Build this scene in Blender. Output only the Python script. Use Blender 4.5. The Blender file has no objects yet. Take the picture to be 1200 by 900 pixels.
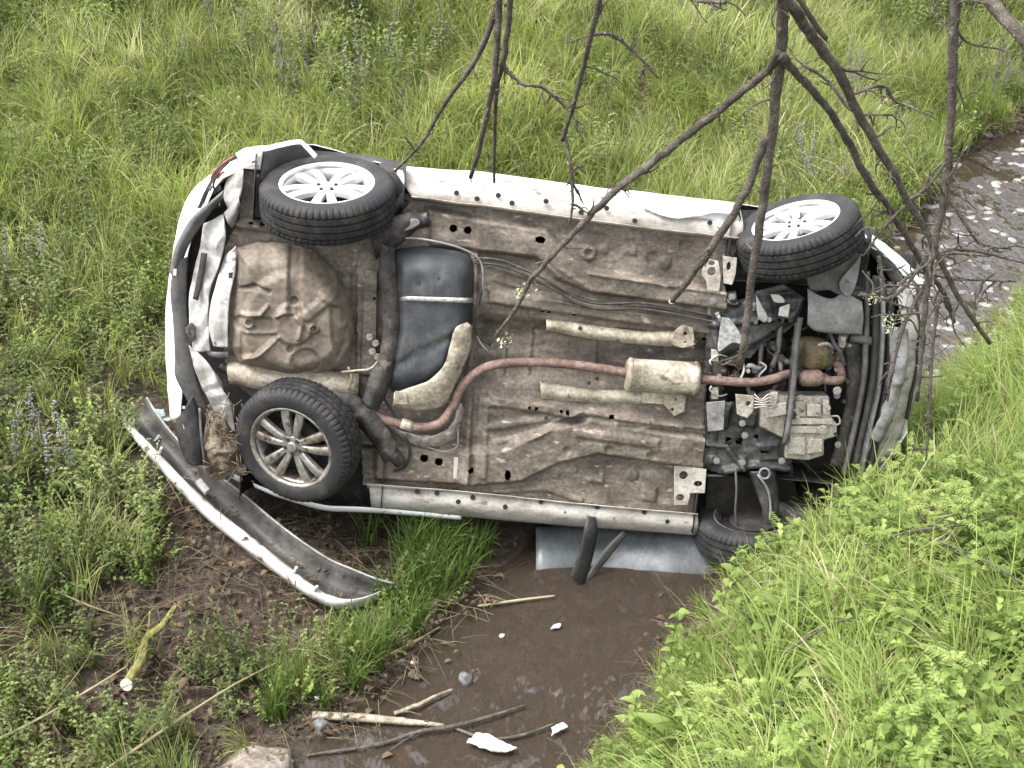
import bpy, bmesh, math, random
import numpy as np
from mathutils import Vector, Matrix, Quaternion
random.seed(7); rng = np.random.default_rng(11)
scene = bpy.context.scene
COL = scene.collection

# ------------------------------------------------------------------ camera
TH = math.radians(30); F = 600 / math.tan(math.radians(19))       # focal length in photo pixels (1200 wide)
FWD = np.array([0, math.cos(TH), -math.sin(TH)]); UP = np.array([0, math.sin(TH), math.cos(TH)]); RT = np.array([1., 0, 0])
T = np.array([0, 0, .85]); CAM = T - 7.2 * FWD
cd = bpy.data.cameras.new('camera'); cam = bpy.data.objects.new('camera', cd); COL.objects.link(cam)
cd.sensor_width = 36; cd.lens = 18 / math.tan(math.radians(19)); cd.clip_start = .05; cd.clip_end = 500
cam.location = CAM; cam.rotation_euler = (math.radians(90) - TH, 0, 0)
scene.camera = cam

# ------------------------------------------------------------------ sky, sun, exposure (bright overcast)
SUN_EL, SUN_AZ = math.radians(64), math.radians(-105)    # azimuth from +Y: high, from the tail side of the car
W = bpy.data.worlds.new('World'); scene.world = W; W.use_nodes = True
nt = W.node_tree; bg = nt.nodes['Background']
sky = nt.nodes.new('ShaderNodeTexSky'); sky.sky_type = 'NISHITA'; sky.sun_disc = False
sky.sun_elevation = SUN_EL; sky.sun_rotation = SUN_AZ; sky.dust_density = 4; sky.air_density = 1.0; sky.ozone_density = 1
hs = nt.nodes.new('ShaderNodeHueSaturation'); hs.inputs['Saturation'].default_value = .22
nt.links.new(sky.outputs[0], hs.inputs['Color']); nt.links.new(hs.outputs[0], bg.inputs['Color'])
bg.inputs['Strength'].default_value = .15
sd = bpy.data.lights.new('sun', 'SUN'); sun = bpy.data.objects.new('sun', sd); COL.objects.link(sun)
sd.energy = 1.5; sd.angle = math.radians(35); sd.color = (1, .97, .92)
sdir = Vector((math.sin(SUN_AZ) * math.cos(SUN_EL), math.cos(SUN_AZ) * math.cos(SUN_EL), math.sin(SUN_EL)))
sun.rotation_euler = sdir.to_track_quat('Z', 'Y').to_euler(); sun.location = (0, 0, 20)
vs = scene.view_settings; vs.view_transform = 'Standard'; vs.look = 'None'; vs.exposure = 1.78; vs.gamma = 1
scene.cycles.max_bounces = 6; scene.cycles.transparent_max_bounces = 12

# ------------------------------------------------------------------ geometry of the place
EL, YAW, ROL = map(math.radians, (15, 5, -6.5))                    # how the car lies
N = np.array([math.sin(YAW) * math.cos(EL), -math.cos(YAW) * math.cos(EL), math.sin(EL)])
_u0 = np.array([math.cos(YAW), math.sin(YAW), 0]); _v0 = np.cross(N, _u0)
EU = _u0 * math.cos(ROL) + _v0 * math.sin(ROL); EV = np.cross(N, EU)
BASE = .70
def ray(x, y): return FWD + RT * (x - 600) / F + UP * (450 - y) / F
def L(x, y, w=0.):                                                 # photo point -> car coordinates (along, up, out of the floor)
    d = ray(x, y); t = ((T + N * w - CAM) @ N) / (d @ N); q = CAM + d * t - T
    return np.array([q @ EU, q @ EV + BASE, w])
def D(x, y, dist): return CAM + ray(x, y) * dist
def car_to_world(p): return T + EU * p[0] + EV * (p[1] - BASE) + N * p[2]
def car_px(u, v, w):                                               # vectorised car -> photo
    p = T + np.multiply.outer(u, EU) + np.multiply.outer(v - BASE, EV) + np.multiply.outer(w, N) - CAM
    d = p @ FWD; return 600 + F * (p @ RT) / d, 450 - F * (p @ UP) / d
def world_px(p):
    p = np.asarray(p) - CAM; d = p @ FWD; d = np.where(np.abs(d) < .01, .01, d); return 600 + F * (p @ RT) / d, 450 - F * (p @ UP) / d, d

WATER = -.12
CL = np.array([(-2.6, -7), (-1.6, -4.6), (-.85, -2.7), (-.28, -1.6), (.2, -.8), (.62, -.1), (1.35, .9), (2.2, 1.95), (3.1, 3.2), (3.7, 4.3), (4.2, 5.2), (5.0, 5.9), (6.6, 6.6), (10, 7.4), (40, 9)])
def vnoise(x, y, seed=0):                                          # smooth value noise
    xi, yi = np.floor(x).astype(int), np.floor(y).astype(int); xf, yf = x - xi, y - yi
    def h(a, b):
        n = (a * 374761393 + b * 668265263 + seed * 974711) & 0x7fffffff
        n = ((n ^ (n >> 13)) * 1274126177) & 0x7fffffff
        return ((n ^ (n >> 16)) & 0xffff) / 65535.
    sx, sy = xf * xf * (3 - 2 * xf), yf * yf * (3 - 2 * yf)
    a = h(xi, yi) * (1 - sx) + h(xi + 1, yi) * sx; b = h(xi, yi + 1) * (1 - sx) + h(xi + 1, yi + 1) * sx
    return a * (1 - sy) + b * sy
def fbm(x, y, seed=0, o=4):
    r, a, s = 0., .5, 0.
    for k in range(o): r = r + a * vnoise(x * 2 ** k, y * 2 ** k, seed + k); s += a; a *= .5
    return r / s - .5
def stream(x, y):                                                  # signed distance to the stream's middle: + on the near side
    x = np.asarray(x, float); y = np.asarray(y, float); best = np.full(x.shape, 1e9); sg = np.zeros(x.shape)
    for a, b in zip(CL[:-1], CL[1:]):
        d = b - a; l2 = d @ d; t = np.clip(((x - a[0]) * d[0] + (y - a[1]) * d[1]) / l2, 0, 1)
        ex, ey = x - a[0] - t * d[0], y - a[1] - t * d[1]; q = ex * ex + ey * ey
        s = np.where(d[0] * ey - d[1] * ex > 0, -1., 1.); m = q < best
        best = np.where(m, q, best); sg = np.where(m, s, sg)
    return np.sqrt(best) * sg
_SL = [-90, -30, -12, -8, -5, -3, -1.9, -1.1, -.62, -.45, 0, .45, .6, .95, 1.5, 2.3, 3.5, 6, 12, 40, 90]
_SZ = [9, 5.5, 2.75, 1.85, 1.05, .58, .22, .0, -.09, -.16, -.24, -.16, -.07, .14, .46, .80, 1.05, 1.3, 1.5, 2, 2]
def ground(x, y):
    s = stream(x, y); s = s + .22 * fbm(np.asarray(x) * 1.3, np.asarray(y) * 1.3, 5) * np.minimum(1, np.abs(s) * 2)
    z = np.interp(s, _SL, _SZ)
    k = np.clip((np.abs(s) - .4) / .8, .12, 1)
    return z + k * (.22 * fbm(np.asarray(x) * .7, np.asarray(y) * .7, 21) + .07 * fbm(np.asarray(x) * 3.1, np.asarray(y) * 3.1, 3) + .03 * fbm(np.asarray(x) * 9, np.asarray(y) * 9, 9))
def GT(x, y, h=0.):                                                # photo point -> point on the ground (+h)
    d = ray(x, y); t = np.linspace(3, 25, 2200); p = CAM + np.multiply.outer(t, d)
    below = p[:, 2] < np.maximum(ground(p[:, 0], p[:, 1]), WATER) + h
    i = np.argmax(below); return p[i]

# ------------------------------------------------------------------ materials
def M_new(name):
    m = bpy.data.materials.new(name); m.use_nodes = True; t = m.node_tree
    return m, t, t.nodes, t.links, t.nodes['Principled BSDF']
def ramp(nodes, stops):
    r = nodes.new('ShaderNodeValToRGB'); e = r.color_ramp.elements
    while len(e) < len(stops): e.new(.5)
    for q, (p, c) in zip(e, stops): q.position = p; q.color = (*c, 1)
    return r
def dirty(name, c1, c2, c3, scale=6, rough=.6, metal=0., bump=.15, stretch=(1, 1, 1), fine=60, rough2=None, spots=None, lo=.32, hi=.68, grain=.7):
    """three tones of one surface: clean, dusty, caked, broken up by noise; fine grain in the relief"""
    m, t, nd, lk, b = M_new(name)
    tc = nd.new('ShaderNodeTexCoord'); mp = nd.new('ShaderNodeMapping'); mp.inputs['Scale'].default_value = stretch
    lk.new(tc.outputs['Object'], mp.inputs[0])
    n1 = nd.new('ShaderNodeTexNoise'); n1.inputs['Scale'].default_value = scale; n1.inputs['Detail'].default_value = 9; n1.inputs['Roughness'].default_value = .68
    lk.new(mp.outputs[0], n1.inputs['Vector'])
    r = ramp(nd, [(lo, c1), ((lo + hi) / 2, c2), (hi, c3)]); lk.new(n1.outputs['Fac'], r.inputs[0])
    n2 = nd.new('ShaderNodeTexNoise'); n2.inputs['Scale'].default_value = fine; n2.inputs['Detail'].default_value = 4
    lk.new(tc.outputs['Object'], n2.inputs['Vector'])
    mx = nd.new('ShaderNodeMix'); mx.data_type = 'RGBA'; mx.blend_type = 'MULTIPLY'; mx.inputs['Factor'].default_value = grain
    r2 = ramp(nd, [(.35, (.55, .52, .5)), (.6, (1.12, 1.12, 1.12))]); lk.new(n2.outputs['Fac'], r2.inputs[0])
    lk.new(r.outputs[0], mx.inputs['A']); lk.new(r2.outputs[0], mx.inputs['B']); col = mx.outputs['Result']
    if spots:
        n3 = nd.new('ShaderNodeTexNoise'); n3.inputs['Scale'].default_value = spots[1]; n3.inputs['Detail'].default_value = 6; lk.new(mp.outputs[0], n3.inputs['Vector'])
        r3 = ramp(nd, [(spots[2], (0, 0, 0)), (spots[2] + .06, (1, 1, 1))]); lk.new(n3.outputs['Fac'], r3.inputs[0])
        m3 = nd.new('ShaderNodeMix'); m3.data_type = 'RGBA'; lk.new(r3.outputs[0], m3.inputs['Factor']); lk.new(col, m3.inputs['A']); m3.inputs['B'].default_value = (*spots[0], 1); col = m3.outputs['Result']
    lk.new(col, b.inputs['Base Color'])
    rr = nd.new('ShaderNodeMapRange'); rr.inputs['To Min'].default_value = rough; rr.inputs['To Max'].default_value = rough2 if rough2 is not None else min(1, rough + .25)
    lk.new(n1.outputs['Fac'], rr.inputs[0]); lk.new(rr.outputs[0], b.inputs['Roughness'])
    b.inputs['Metallic'].default_value = metal
    bp = nd.new('ShaderNodeBump'); bp.inputs['Strength'].default_value = bump; bp.inputs['Distance'].default_value = .01
    ad = nd.new('ShaderNodeMath'); ad.operation = 'ADD'; lk.new(n1.outputs['Fac'], ad.inputs[0]); lk.new(n2.outputs['Fac'], ad.inputs[1])
    lk.new(ad.outputs[0], bp.inputs['Height']); lk.new(bp.outputs[0], b.inputs['Normal'])
    return m
def leafmat(name, c_lo, c_mid, c_hi, trans=.45, dry=None, patch=1.1, gloss=.6):
    """foliage: a tone for each plant, patches over the ground, light coming through"""
    m, t, nd, lk, b = M_new(name)
    oi = nd.new('ShaderNodeObjectInfo'); ns = nd.new('ShaderNodeTexNoise'); ns.inputs['Scale'].default_value = patch; ns.inputs['Detail'].default_value = 3
    lk.new(oi.outputs['Location'], ns.inputs['Vector'])
    a = nd.new('ShaderNodeMath'); a.operation = 'MULTIPLY_ADD'; lk.new(oi.outputs['Random'], a.inputs[0]); a.inputs[1].default_value = .45
    sb = nd.new('ShaderNodeMath'); sb.operation = 'MULTIPLY_ADD'; lk.new(ns.outputs['Fac'], sb.inputs[0]); sb.inputs[1].default_value = 1.8; sb.inputs[2].default_value = -.62
    lk.new(sb.outputs[0], a.inputs[2])
    r = ramp(nd, [(0, c_lo), (.5, c_mid), (1, c_hi)] + ([(1.0, dry)] if dry else [])); 
    if dry: r.color_ramp.elements[2].position = .86
    lk.new(a.outputs[0], r.inputs[0])
    g = nd.new('ShaderNodeNewGeometry')
    pr = nd.new('ShaderNodeMix'); pr.data_type = 'RGBA'; pr.blend_type = 'MULTIPLY'; pr.inputs['Factor'].default_value = 1
    rp = ramp(nd, [(0, (.62, .66, .6)), (.5, (1, 1, 1)), (1, (1.3, 1.25, 1.25))]); lk.new(g.outputs['Random Per Island'], rp.inputs[0])
    lk.new(r.outputs[0], pr.inputs['A']); lk.new(rp.outputs[0], pr.inputs['B'])
    lk.new(pr.outputs['Result'], b.inputs['Base Color']); b.inputs['Roughness'].default_value = gloss; b.inputs['Specular IOR Level'].default_value = .22
    tr = nd.new('ShaderNodeBsdfTranslucent'); hsv = nd.new('ShaderNodeHueSaturation'); hsv.inputs['Saturation'].default_value = 1.1; hsv.inputs['Value'].default_value = 1.5
    lk.new(pr.outputs['Result'], hsv.inputs['Color']); lk.new(hsv.outputs[0], tr.inputs['Color'])
    mix = nd.new('ShaderNodeMixShader'); mix.inputs[0].default_value = trans
    lk.new(b.outputs[0], mix.inputs[1]); lk.new(tr.outputs[0], mix.inputs[2]); lk.new(mix.outputs[0], nd['Material Output'].inputs[0])
    return m

MAT = {}
MAT['floor'] = dirty('muddy_floor_steel', (.050, .041, .033), (.130, .108, .086), (.26, .222, .182), 5, .55, .0, .25, (1, 2.2, 1), 55, spots=((.30, .26, .21), 14, .64))
MAT['rail'] = dirty('muddy_rail_steel', (.050, .042, .034), (.115, .095, .075), (.22, .185, .15), 7, .5, .1, .25, (1, 2, 1), 70)
MAT['well'] = dirty('dusty_wheel_well', (.075, .060, .046), (.150, .122, .094), (.24, .20, .158), 5, .5, .0, .12, fine=40, grain=0.45)
MAT['shield'] = dirty('dusty_heat_shield', (.20, .165, .115), (.36, .32, .25), (.50, .46, .385), 8, .42, .25, .15, spots=((.16, .12, .08), 12, .62))
MAT['foil'] = dirty('crinkled_foil', (.22, .18, .15), (.42, .38, .34), (.60, .57, .53), 16, .35, .4, .9, fine=40)
MAT['rust'] = dirty('rusty_exhaust', (.075, .046, .038), (.165, .108, .09), (.29, .205, .175), 9, .55, .15, .25)
MAT['tank'] = dirty('dark_tank_plastic', (.022, .025, .028), (.045, .048, .052), (.11, .11, .105), 4, .38, 0, .08, fine=90, spots=((.22, .22, .21), 3.5, .66), grain=0.4)
MAT['beam'] = dirty('dark_axle_steel', (.020, .019, .018), (.048, .045, .041), (.12, .104, .088), 9, .5, .2, .3, spots=((.17, .14, .11), 15, .66))
MAT['black'] = dirty('black_plastic', (.010, .010, .011), (.018, .018, .019), (.045, .042, .038), 8, .45, 0, .1)
MAT['void'] = dirty('dark_void_shade', (.010, .0095, .009), (.020, .0185, .017), (.05, .045, .04), 8, .7, 0, .1)  # near-black colour painted in for shade in gaps and hollows
MAT['grey'] = dirty('grey_plastic', (.045, .044, .043), (.085, .083, .080), (.15, .145, .135), 6, .5, 0, .15, grain=0.35)
MAT['lightgrey'] = dirty('light_grey_plastic', (.11, .107, .103), (.21, .207, .202), (.32, .315, .305), 9, .5, 0, .2, spots=((.12, .10, .08), 16, .63), grain=0.3)
MAT['white'] = dirty('white_paint', (.74, .74, .73), (.78, .78, .77), (.66, .645, .62), 4, .22, 0, .03, rough2=.4, spots=((.30, .25, .2), 7, .72), grain=0.06)
MAT['whitedirt'] = dirty('scuffed_white_paint', (.52, .50, .47), (.40, .375, .34), (.20, .172, .14), 5, .35, 0, .12, (1, 2.5, 1), 60, spots=((.16, .13, .10), 11, .64), grain=0.35)
MAT['crumple'] = dirty('torn_white_panel', (.47, .46, .445), (.37, .355, .335), (.15, .132, .11), 9, .35, 0, .12, fine=45, spots=((.14, .12, .10), 13, .66), grain=0.25)
MAT['tyre'] = dirty('tyre_rubber', (.008, .008, .009), (.015, .015, .016), (.042, .039, .035), 9, .62, 0, .12, fine=110)
MAT['alloy'] = dirty('alloy_wheel', (.70, .70, .71), (.64, .64, .65), (.42, .40, .37), 7, .30, .35, .03, rough2=.5, spots=((.2, .17, .14), 22, .70), grain=0.1)
MAT['alloydirt'] = dirty('muddy_alloy_wheel', (.42, .41, .40), (.34, .32, .29), (.15, .125, .10), 9, .22, .6, .06, rough2=.5, spots=((.09, .07, .05), 18, .60))
MAT['alu'] = dirty('cast_aluminium', (.26, .235, .20), (.42, .39, .34), (.52, .49, .44), 12, .45, .35, .2, fine=80, spots=((.10, .08, .06), 20, .66))
MAT['subframe'] = dirty('oily_subframe_steel', (.020, .021, .022), (.045, .046, .047), (.13, .125, .118), 8, .35, .3, .2)
MAT['bracket'] = dirty('pale_bracket_steel', (.58, .56, .52), (.46, .43, .38), (.22, .19, .155), 10, .4, .1, .12, grain=0.4)
MAT['bright'] = dirty('bright_bare_metal', (.45, .45, .45), (.58, .58, .58), (.7, .7, .69), 15, .25, .8, .1)
MAT['oil'] = dirty('brown_oil_pan', (.05, .038, .015), (.10, .078, .035), (.18, .15, .08), 10, .4, .1, .2)
MAT['redlens'] = dirty('red_lens', (.18, .02, .015), (.3, .05, .03), (.35, .12, .07), 14, .2, 0, .05)
MAT['mud'] = dirty('caked_mud', (.055, .042, .03), (.14, .112, .08), (.27, .225, .165), 14, .9, 0, .8, fine=70)
MAT['bark'] = dirty('grey_bark', (.036, .029, .023), (.080, .068, .055), (.17, .152, .128), 14, .85, 0, .8, fine=130, spots=((.20, .20, .13), 30, .66))
MAT['cutwood'] = dirty('cut_wood', (.62, .55, .42), (.72, .66, .54), (.8, .76, .66), 20, .8)
MAT['moss'] = dirty('mossy_bark', (.055, .052, .022), (.15, .138, .040), (.26, .235, .085), 22, .9, 0, .8, fine=90)
MAT['driftwood'] = dirty('wet_driftwood', (.10, .08, .05), (.26, .225, .165), (.46, .42, .34), 14, .6, 0, .5)
MAT['stone'] = dirty('pale_stone', (.10, .082, .068), (.21, .175, .15), (.34, .30, .265), 7, .85, 0, .6, fine=40)
MAT['darkstone'] = dirty('wet_grey_stone', (.06, .06, .066), (.13, .13, .138), (.24, .24, .245), 8, .4, 0, .4)
MAT['brownstone'] = dirty('wet_brown_stone', (.04, .03, .022), (.095, .07, .05), (.17, .135, .10), 8, .35, 0, .4)
MAT['bumperdark'] = dirty('dark_bumper_plastic', (.020, .019, .018), (.040, .038, .036), (.10, .092, .082), 6, .5, 0, .15, grain=.4)
MAT['reflpanel'] = dirty('grey_reflection_panel', (.045, .052, .056), (.10, .112, .118), (.19, .20, .205), 5, .18, 0, .1, (1, .4, 1), grain=.3)  # blue-grey that imitates a pale reflection on the door skin
MAT['cobble'] = dirty('grey_cobble', (.12, .117, .113), (.235, .23, .222), (.36, .352, .34), 18, .5, 0, .3, grain=.5)
MAT['whiteplastic'] = dirty('white_plastic', (.52, .52, .51), (.46, .45, .43), (.22, .205, .18), 7, .3, 0, .05, grain=0.08)
def glassmat(name, col, rough=.05, alpha=1.):
    m, t, nd, lk, b = M_new(name); b.inputs['Base Color'].default_value = (*col, 1); b.inputs['Roughness'].default_value = rough
    b.inputs['Specular IOR Level'].default_value = .8; b.inputs['Alpha'].default_value = alpha
    n = nd.new('ShaderNodeTexNoise'); n.inputs['Scale'].default_value = 9; n.inputs['Detail'].default_value = 5; r = ramp(nd, [(.4, col), (.75, tuple(min(1, c + .10) for c in col))])
    lk.new(n.outputs['Fac'], r.inputs[0]); lk.new(r.outputs[0], b.inputs['Base Color']); return m
MAT['glass'] = glassmat('dark_window_glass', (.02, .024, .027))
MAT['shard'] = glassmat('pale_glass_shard', (.30, .42, .40), .08, .8)

# soil
m, t, nd, lk, b = M_new('damp_soil'); MAT['soil'] = m
tc = nd.new('ShaderNodeTexCoord')
def nz(scale, detail, rough=.6, vec=None):
    n = nd.new('ShaderNodeTexNoise'); n.inputs['Scale'].default_value = scale; n.inputs['Detail'].default_value = detail; n.inputs['Roughness'].default_value = rough
    lk.new(vec or tc.outputs['Object'], n.inputs['Vector']); return n
a_, b_, c_ = nz(1.4, 6), nz(22, 8, .7), nz(2.3, 4)
r = ramp(nd, [(.3, (.020, .013, .010)), (.5, (.060, .042, .031)), (.68, (.135, .10, .072))]); lk.new(b_.outputs['Fac'], r.inputs[0])
r2 = ramp(nd, [(.60, (0, 0, 0)), (.72, (1, 1, 1))]); lk.new(a_.outputs['Fac'], r2.inputs[0])
mx = nd.new('ShaderNodeMix'); mx.data_type = 'RGBA'; lk.new(r2.outputs[0], mx.inputs['Factor']); lk.new(r.outputs[0], mx.inputs['A']); mx.inputs['B'].default_value = (.05, .055, .022, 1)
lk.new(mx.outputs['Result'], b.inputs['Base Color']); b.inputs['Roughness'].default_value = .85
bp = nd.new('ShaderNodeBump'); bp.inputs['Strength'].default_value = 1.; bp.inputs['Distance'].default_value = .05; lk.new(b_.outputs['Fac'], bp.inputs['Height']); lk.new(bp.outputs[0], b.inputs['Normal'])
# water: murky brown, seen through a rippled reflecting surface
m, t, nd, lk, b = M_new('stream_water'); MAT['water'] = m
tc = nd.new('ShaderNodeTexCoord'); mp = nd.new('ShaderNodeMapping'); mp.inputs['Rotation'].default_value = (0, 0, math.radians(-33)); mp.inputs['Scale'].default_value = (1.5, .6, 1)
lk.new(tc.outputs['Object'], mp.inputs[0])
w1, w2 = nz(3.0, 2, .45, mp.outputs[0]), nz(9, 2, .5, mp.outputs[0])
ad = nd.new('ShaderNodeMath'); ad.operation = 'MULTIPLY_ADD'; lk.new(w2.outputs['Fac'], ad.inputs[0]); ad.inputs[1].default_value = .28; lk.new(w1.outputs['Fac'], ad.inputs[2])
bp = nd.new('ShaderNodeBump'); bp.inputs['Strength'].default_value = .9; bp.inputs['Distance'].default_value = .15; lk.new(ad.outputs[0], bp.inputs['Height'])
trn = nd.new('ShaderNodeBsdfTransparent'); trn.inputs['Color'].default_value = (.52, .42, .32, 1)
dif = nd.new('ShaderNodeBsdfDiffuse'); dif.inputs['Color'].default_value = (.080, .063, .048, 1)
gl = nd.new('ShaderNodeBsdfGlossy'); gl.inputs['Roughness'].default_value = .06; gl.inputs['Color'].default_value = (.9, .9, .92, 1)
fr = nd.new('ShaderNodeFresnel'); fr.inputs['IOR'].default_value = 1.6
for s in (gl, fr): lk.new(bp.outputs[0], s.inputs['Normal'])
m1 = nd.new('ShaderNodeMixShader'); m1.inputs[0].default_value = .42; lk.new(trn.outputs[0], m1.inputs[1]); lk.new(dif.outputs[0], m1.inputs[2])
m2 = nd.new('ShaderNodeMixShader'); lk.new(fr.outputs[0], m2.inputs[0]); lk.new(m1.outputs[0], m2.inputs[1]); lk.new(gl.outputs[0], m2.inputs[2]); lk.new(m2.outputs[0], nd['Material Output'].inputs[0])
# foliage
MAT['grass'] = leafmat('meadow_grass', (.105, .145, .035), (.215, .265, .072), (.34, .385, .135), .42, dry=(.46, .45, .26))
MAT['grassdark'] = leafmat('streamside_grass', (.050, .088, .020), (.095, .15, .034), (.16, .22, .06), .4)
MAT['grassbright'] = leafmat('bank_grass', (.115, .165, .036), (.215, .280, .075), (.325, .38, .14), .45)
MAT['weed'] = leafmat('weed_leaf', (.050, .068, .023), (.110, .135, .046), (.205, .23, .095), .35, patch=1.4)
MAT['weedbright'] = leafmat('bright_herb_leaf', (.095, .145, .034), (.195, .265, .072), (.31, .37, .13), .42, patch=1.6)
MAT['broad'] = leafmat('broad_leaf', (.095, .15, .038), (.19, .265, .075), (.30, .365, .13), .4, patch=2)
MAT['straw'] = leafmat('dry_straw', (.16, .125, .065), (.30, .255, .15), (.46, .41, .28), .2)
MAT['oldstraw'] = leafmat('weathered_straw', (.06, .046, .028), (.13, .105, .066), (.25, .215, .15), .15)
MAT['brownleaf'] = leafmat('dead_leaf', (.035, .023, .015), (.075, .050, .032), (.15, .112, .075), .1)
MAT['purple'] = leafmat('sage_flower', (.085, .08, .10), (.145, .135, .16), (.235, .22, .25), .25)
MAT['blossom'] = leafmat('pale_blossom', (.55, .58, .33), (.68, .70, .46), (.8, .8, .62), .4)

# ------------------------------------------------------------------ mesh helpers
def obj(name, verts, faces, mat=None, parent=None, smooth=True, label=None, cat=None, group=None, kind=None, mats=None, fmat=None):
    me = bpy.data.meshes.new(name); me.from_pydata([tuple(map(float, v)) for v in verts], [], faces); me.update()
    if smooth: me.polygons.foreach_set('use_smooth', [True] * len(me.polygons))
    for k in (mats or [mat]): me.materials.append(MAT[k])
    if fmat is not None: me.polygons.foreach_set('material_index', fmat)
    o = bpy.data.objects.new(name, me); COL.objects.link(o)
    if parent: o.parent = parent
    for k, v in (('label', label), ('category', cat), ('group', group), ('kind', kind)):
        if v: o[k] = v
    return o
def empty(name, loc, label, cat, group=None):
    o = bpy.data.objects.new(name, None); COL.objects.link(o); o.location = loc; o.empty_display_size = .1
    o['label'] = label; o['category'] = cat
    if group: o['group'] = group
    return o
def solid(o, t, off=0., bevel=0.):
    s = o.modifiers.new('solid', 'SOLIDIFY'); s.thickness = t; s.offset = off
    if bevel: b = o.modifiers.new('bevel', 'BEVEL'); b.width = bevel; b.segments = 2; b.limit_method = 'ANGLE'
    return o
def cr(pts, n):                                                    # Catmull-Rom through points, n samples
    p = np.asarray(pts, float)
    if len(p) == 2: return p[0] + np.linspace(0, 1, n)[:, None] * (p[1] - p[0])
    q = np.vstack([2 * p[0] - p[1], p, 2 * p[-1] - p[-2]])
    d = np.r_[0, np.cumsum(np.linalg.norm(np.diff(p, axis=0), axis=1) + 1e-9)]; s = np.linspace(0, d[-1], n)
    i = np.clip(np.searchsorted(d, s, 'right') - 1, 0, len(p) - 2); t = ((s - d[i]) / (d[i + 1] - d[i]))[:, None]
    a, b, c, e = q[i], q[i + 1], q[i + 2], q[i + 3]
    return .5 * (2 * b + (c - a) * t + (2 * a - 5 * b + 4 * c - e) * t ** 2 + (3 * b - a - 3 * c + e) * t ** 3)
def lin(pts, n):
    p = np.asarray(pts, float); d = np.r_[0, np.cumsum(np.linalg.norm(np.diff(p, axis=0), axis=1) + 1e-9)]; s = np.linspace(0, d[-1], n)
    return np.stack([np.interp(s, d, p[:, k]) for k in range(p.shape[1])], 1)
def grid_faces(n, m, wrap=False, off=0):
    f = []
    for i in range(n - 1):
        for j in range(m if wrap else m - 1):
            j2 = (j + 1) % m; f.append((off + i * m + j, off + i * m + j2, off + (i + 1) * m + j2, off + (i + 1) * m + j))
    return f
def tube_geo(p, r, k=10, off=0, cap=True, knob=0.):
    p = np.asarray(p, float); n = len(p); r = np.full(n, r) if np.isscalar(r) else np.asarray(r, float)
    tg = np.gradient(p, axis=0); tg /= np.linalg.norm(tg, axis=1)[:, None] + 1e-12
    a = np.array([0, 0, 1.]) if abs(tg[0][2]) < .9 else np.array([1., 0, 0]); nn = np.cross(tg[0], a); nn /= np.linalg.norm(nn); V = []
    for i in range(n):
        nn = nn - tg[i] * (nn @ tg[i]); nn /= np.linalg.norm(nn) + 1e-12; bb = np.cross(tg[i], nn)
        for j in range(k):
            an = 2 * math.pi * j / k; rr = r[i] * (1 + knob * (rng.random() - .5)); V.append(p[i] + rr * (math.cos(an) * nn + math.sin(an) * bb))
    Fc = grid_faces(n, k, True, off)
    if cap: Fc += [tuple(off + j for j in range(k))[::-1], tuple(off + (n - 1) * k + j for j in range(k))]
    return V, Fc
def tube(name, pts, r, mat, parent=None, n=None, k=12, smooth=True, curve=True, **kw):
    n = n or max(2, 6 * (len(pts) - 1) + 1); p = cr(pts, n) if curve else lin(pts, n)
    rr = r if np.isscalar(r) else np.interp(np.linspace(0, 1, n), np.linspace(0, 1, len(r)), r)
    v, f = tube_geo(p, rr, k); return obj(name, v, f, mat, parent, smooth, **kw)
class MB:
    def __init__(s): s.v = []; s.f = []; s.m = []
    def add(s, v, f, m=0):
        o = len(s.v); s.v += [tuple(map(float, q)) for q in v]; s.f += [tuple(o + i for i in q) for q in f]; s.m += [m] * len(f); return s
    def box(s, lo, hi, m=0, taper=0.):
        (x0, y0, z0), (x1, y1, z1) = lo, hi; t = taper
        v = [(x0, y0, z0), (x1, y0, z0), (x1, y1, z0), (x0, y1, z0), (x0 + t, y0 + t, z1), (x1 - t, y0 + t, z1), (x1 - t, y1 - t, z1), (x0 + t, y1 - t, z1)]
        return s.add(v, [(3, 2, 1, 0), (4, 5, 6, 7), (0, 1, 5, 4), (1, 2, 6, 5), (2, 3, 7, 6), (3, 0, 4, 7)], m)
    def cyl(s, c, r, h0, h1, k=16, m=0, r1=None):
        r1 = r if r1 is None else r1; A = [(c[0] + r * math.cos(2 * math.pi * j / k), c[1] + r * math.sin(2 * math.pi * j / k), h0) for j in range(k)]
        B = [(c[0] + r1 * math.cos(2 * math.pi * j / k), c[1] + r1 * math.sin(2 * math.pi * j / k), h1) for j in range(k)]
        return s.add(A + B, [(j, (j + 1) % k, k + (j + 1) % k, k + j) for j in range(k)] + [tuple(range(k, 2 * k)), tuple(range(k))[::-1]], m)
    def tube(s, pts, r, k=8, m=0, n=None, knob=0.):
        p = cr(pts, n or max(2, 5 * (len(pts) - 1) + 1)); rr = r if np.isscalar(r) else np.interp(np.linspace(0, 1, len(p)), np.linspace(0, 1, len(r)), r)
        v, f = tube_geo(p, rr, k, 0, True, knob); return s.add(v, f, m)
    def build(s, name, mats, parent=None, smooth=False, **kw):
        mats = [mats] if isinstance(mats, str) else mats
        return obj(name, s.v, s.f, parent=parent, smooth=smooth, mats=mats, fmat=s.m, **kw)
def auto(o, deg=35):                                               # smooth with sharp creases
    me = o.data; bm = bmesh.new(); bm.from_mesh(me)
    for f in bm.faces: f.smooth = True
    for e in bm.edges:
        if len(e.link_faces) == 2 and e.calc_face_angle(0) > math.radians(deg): e.smooth = False
    bm.to_mesh(me); bm.free(); return o
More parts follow.
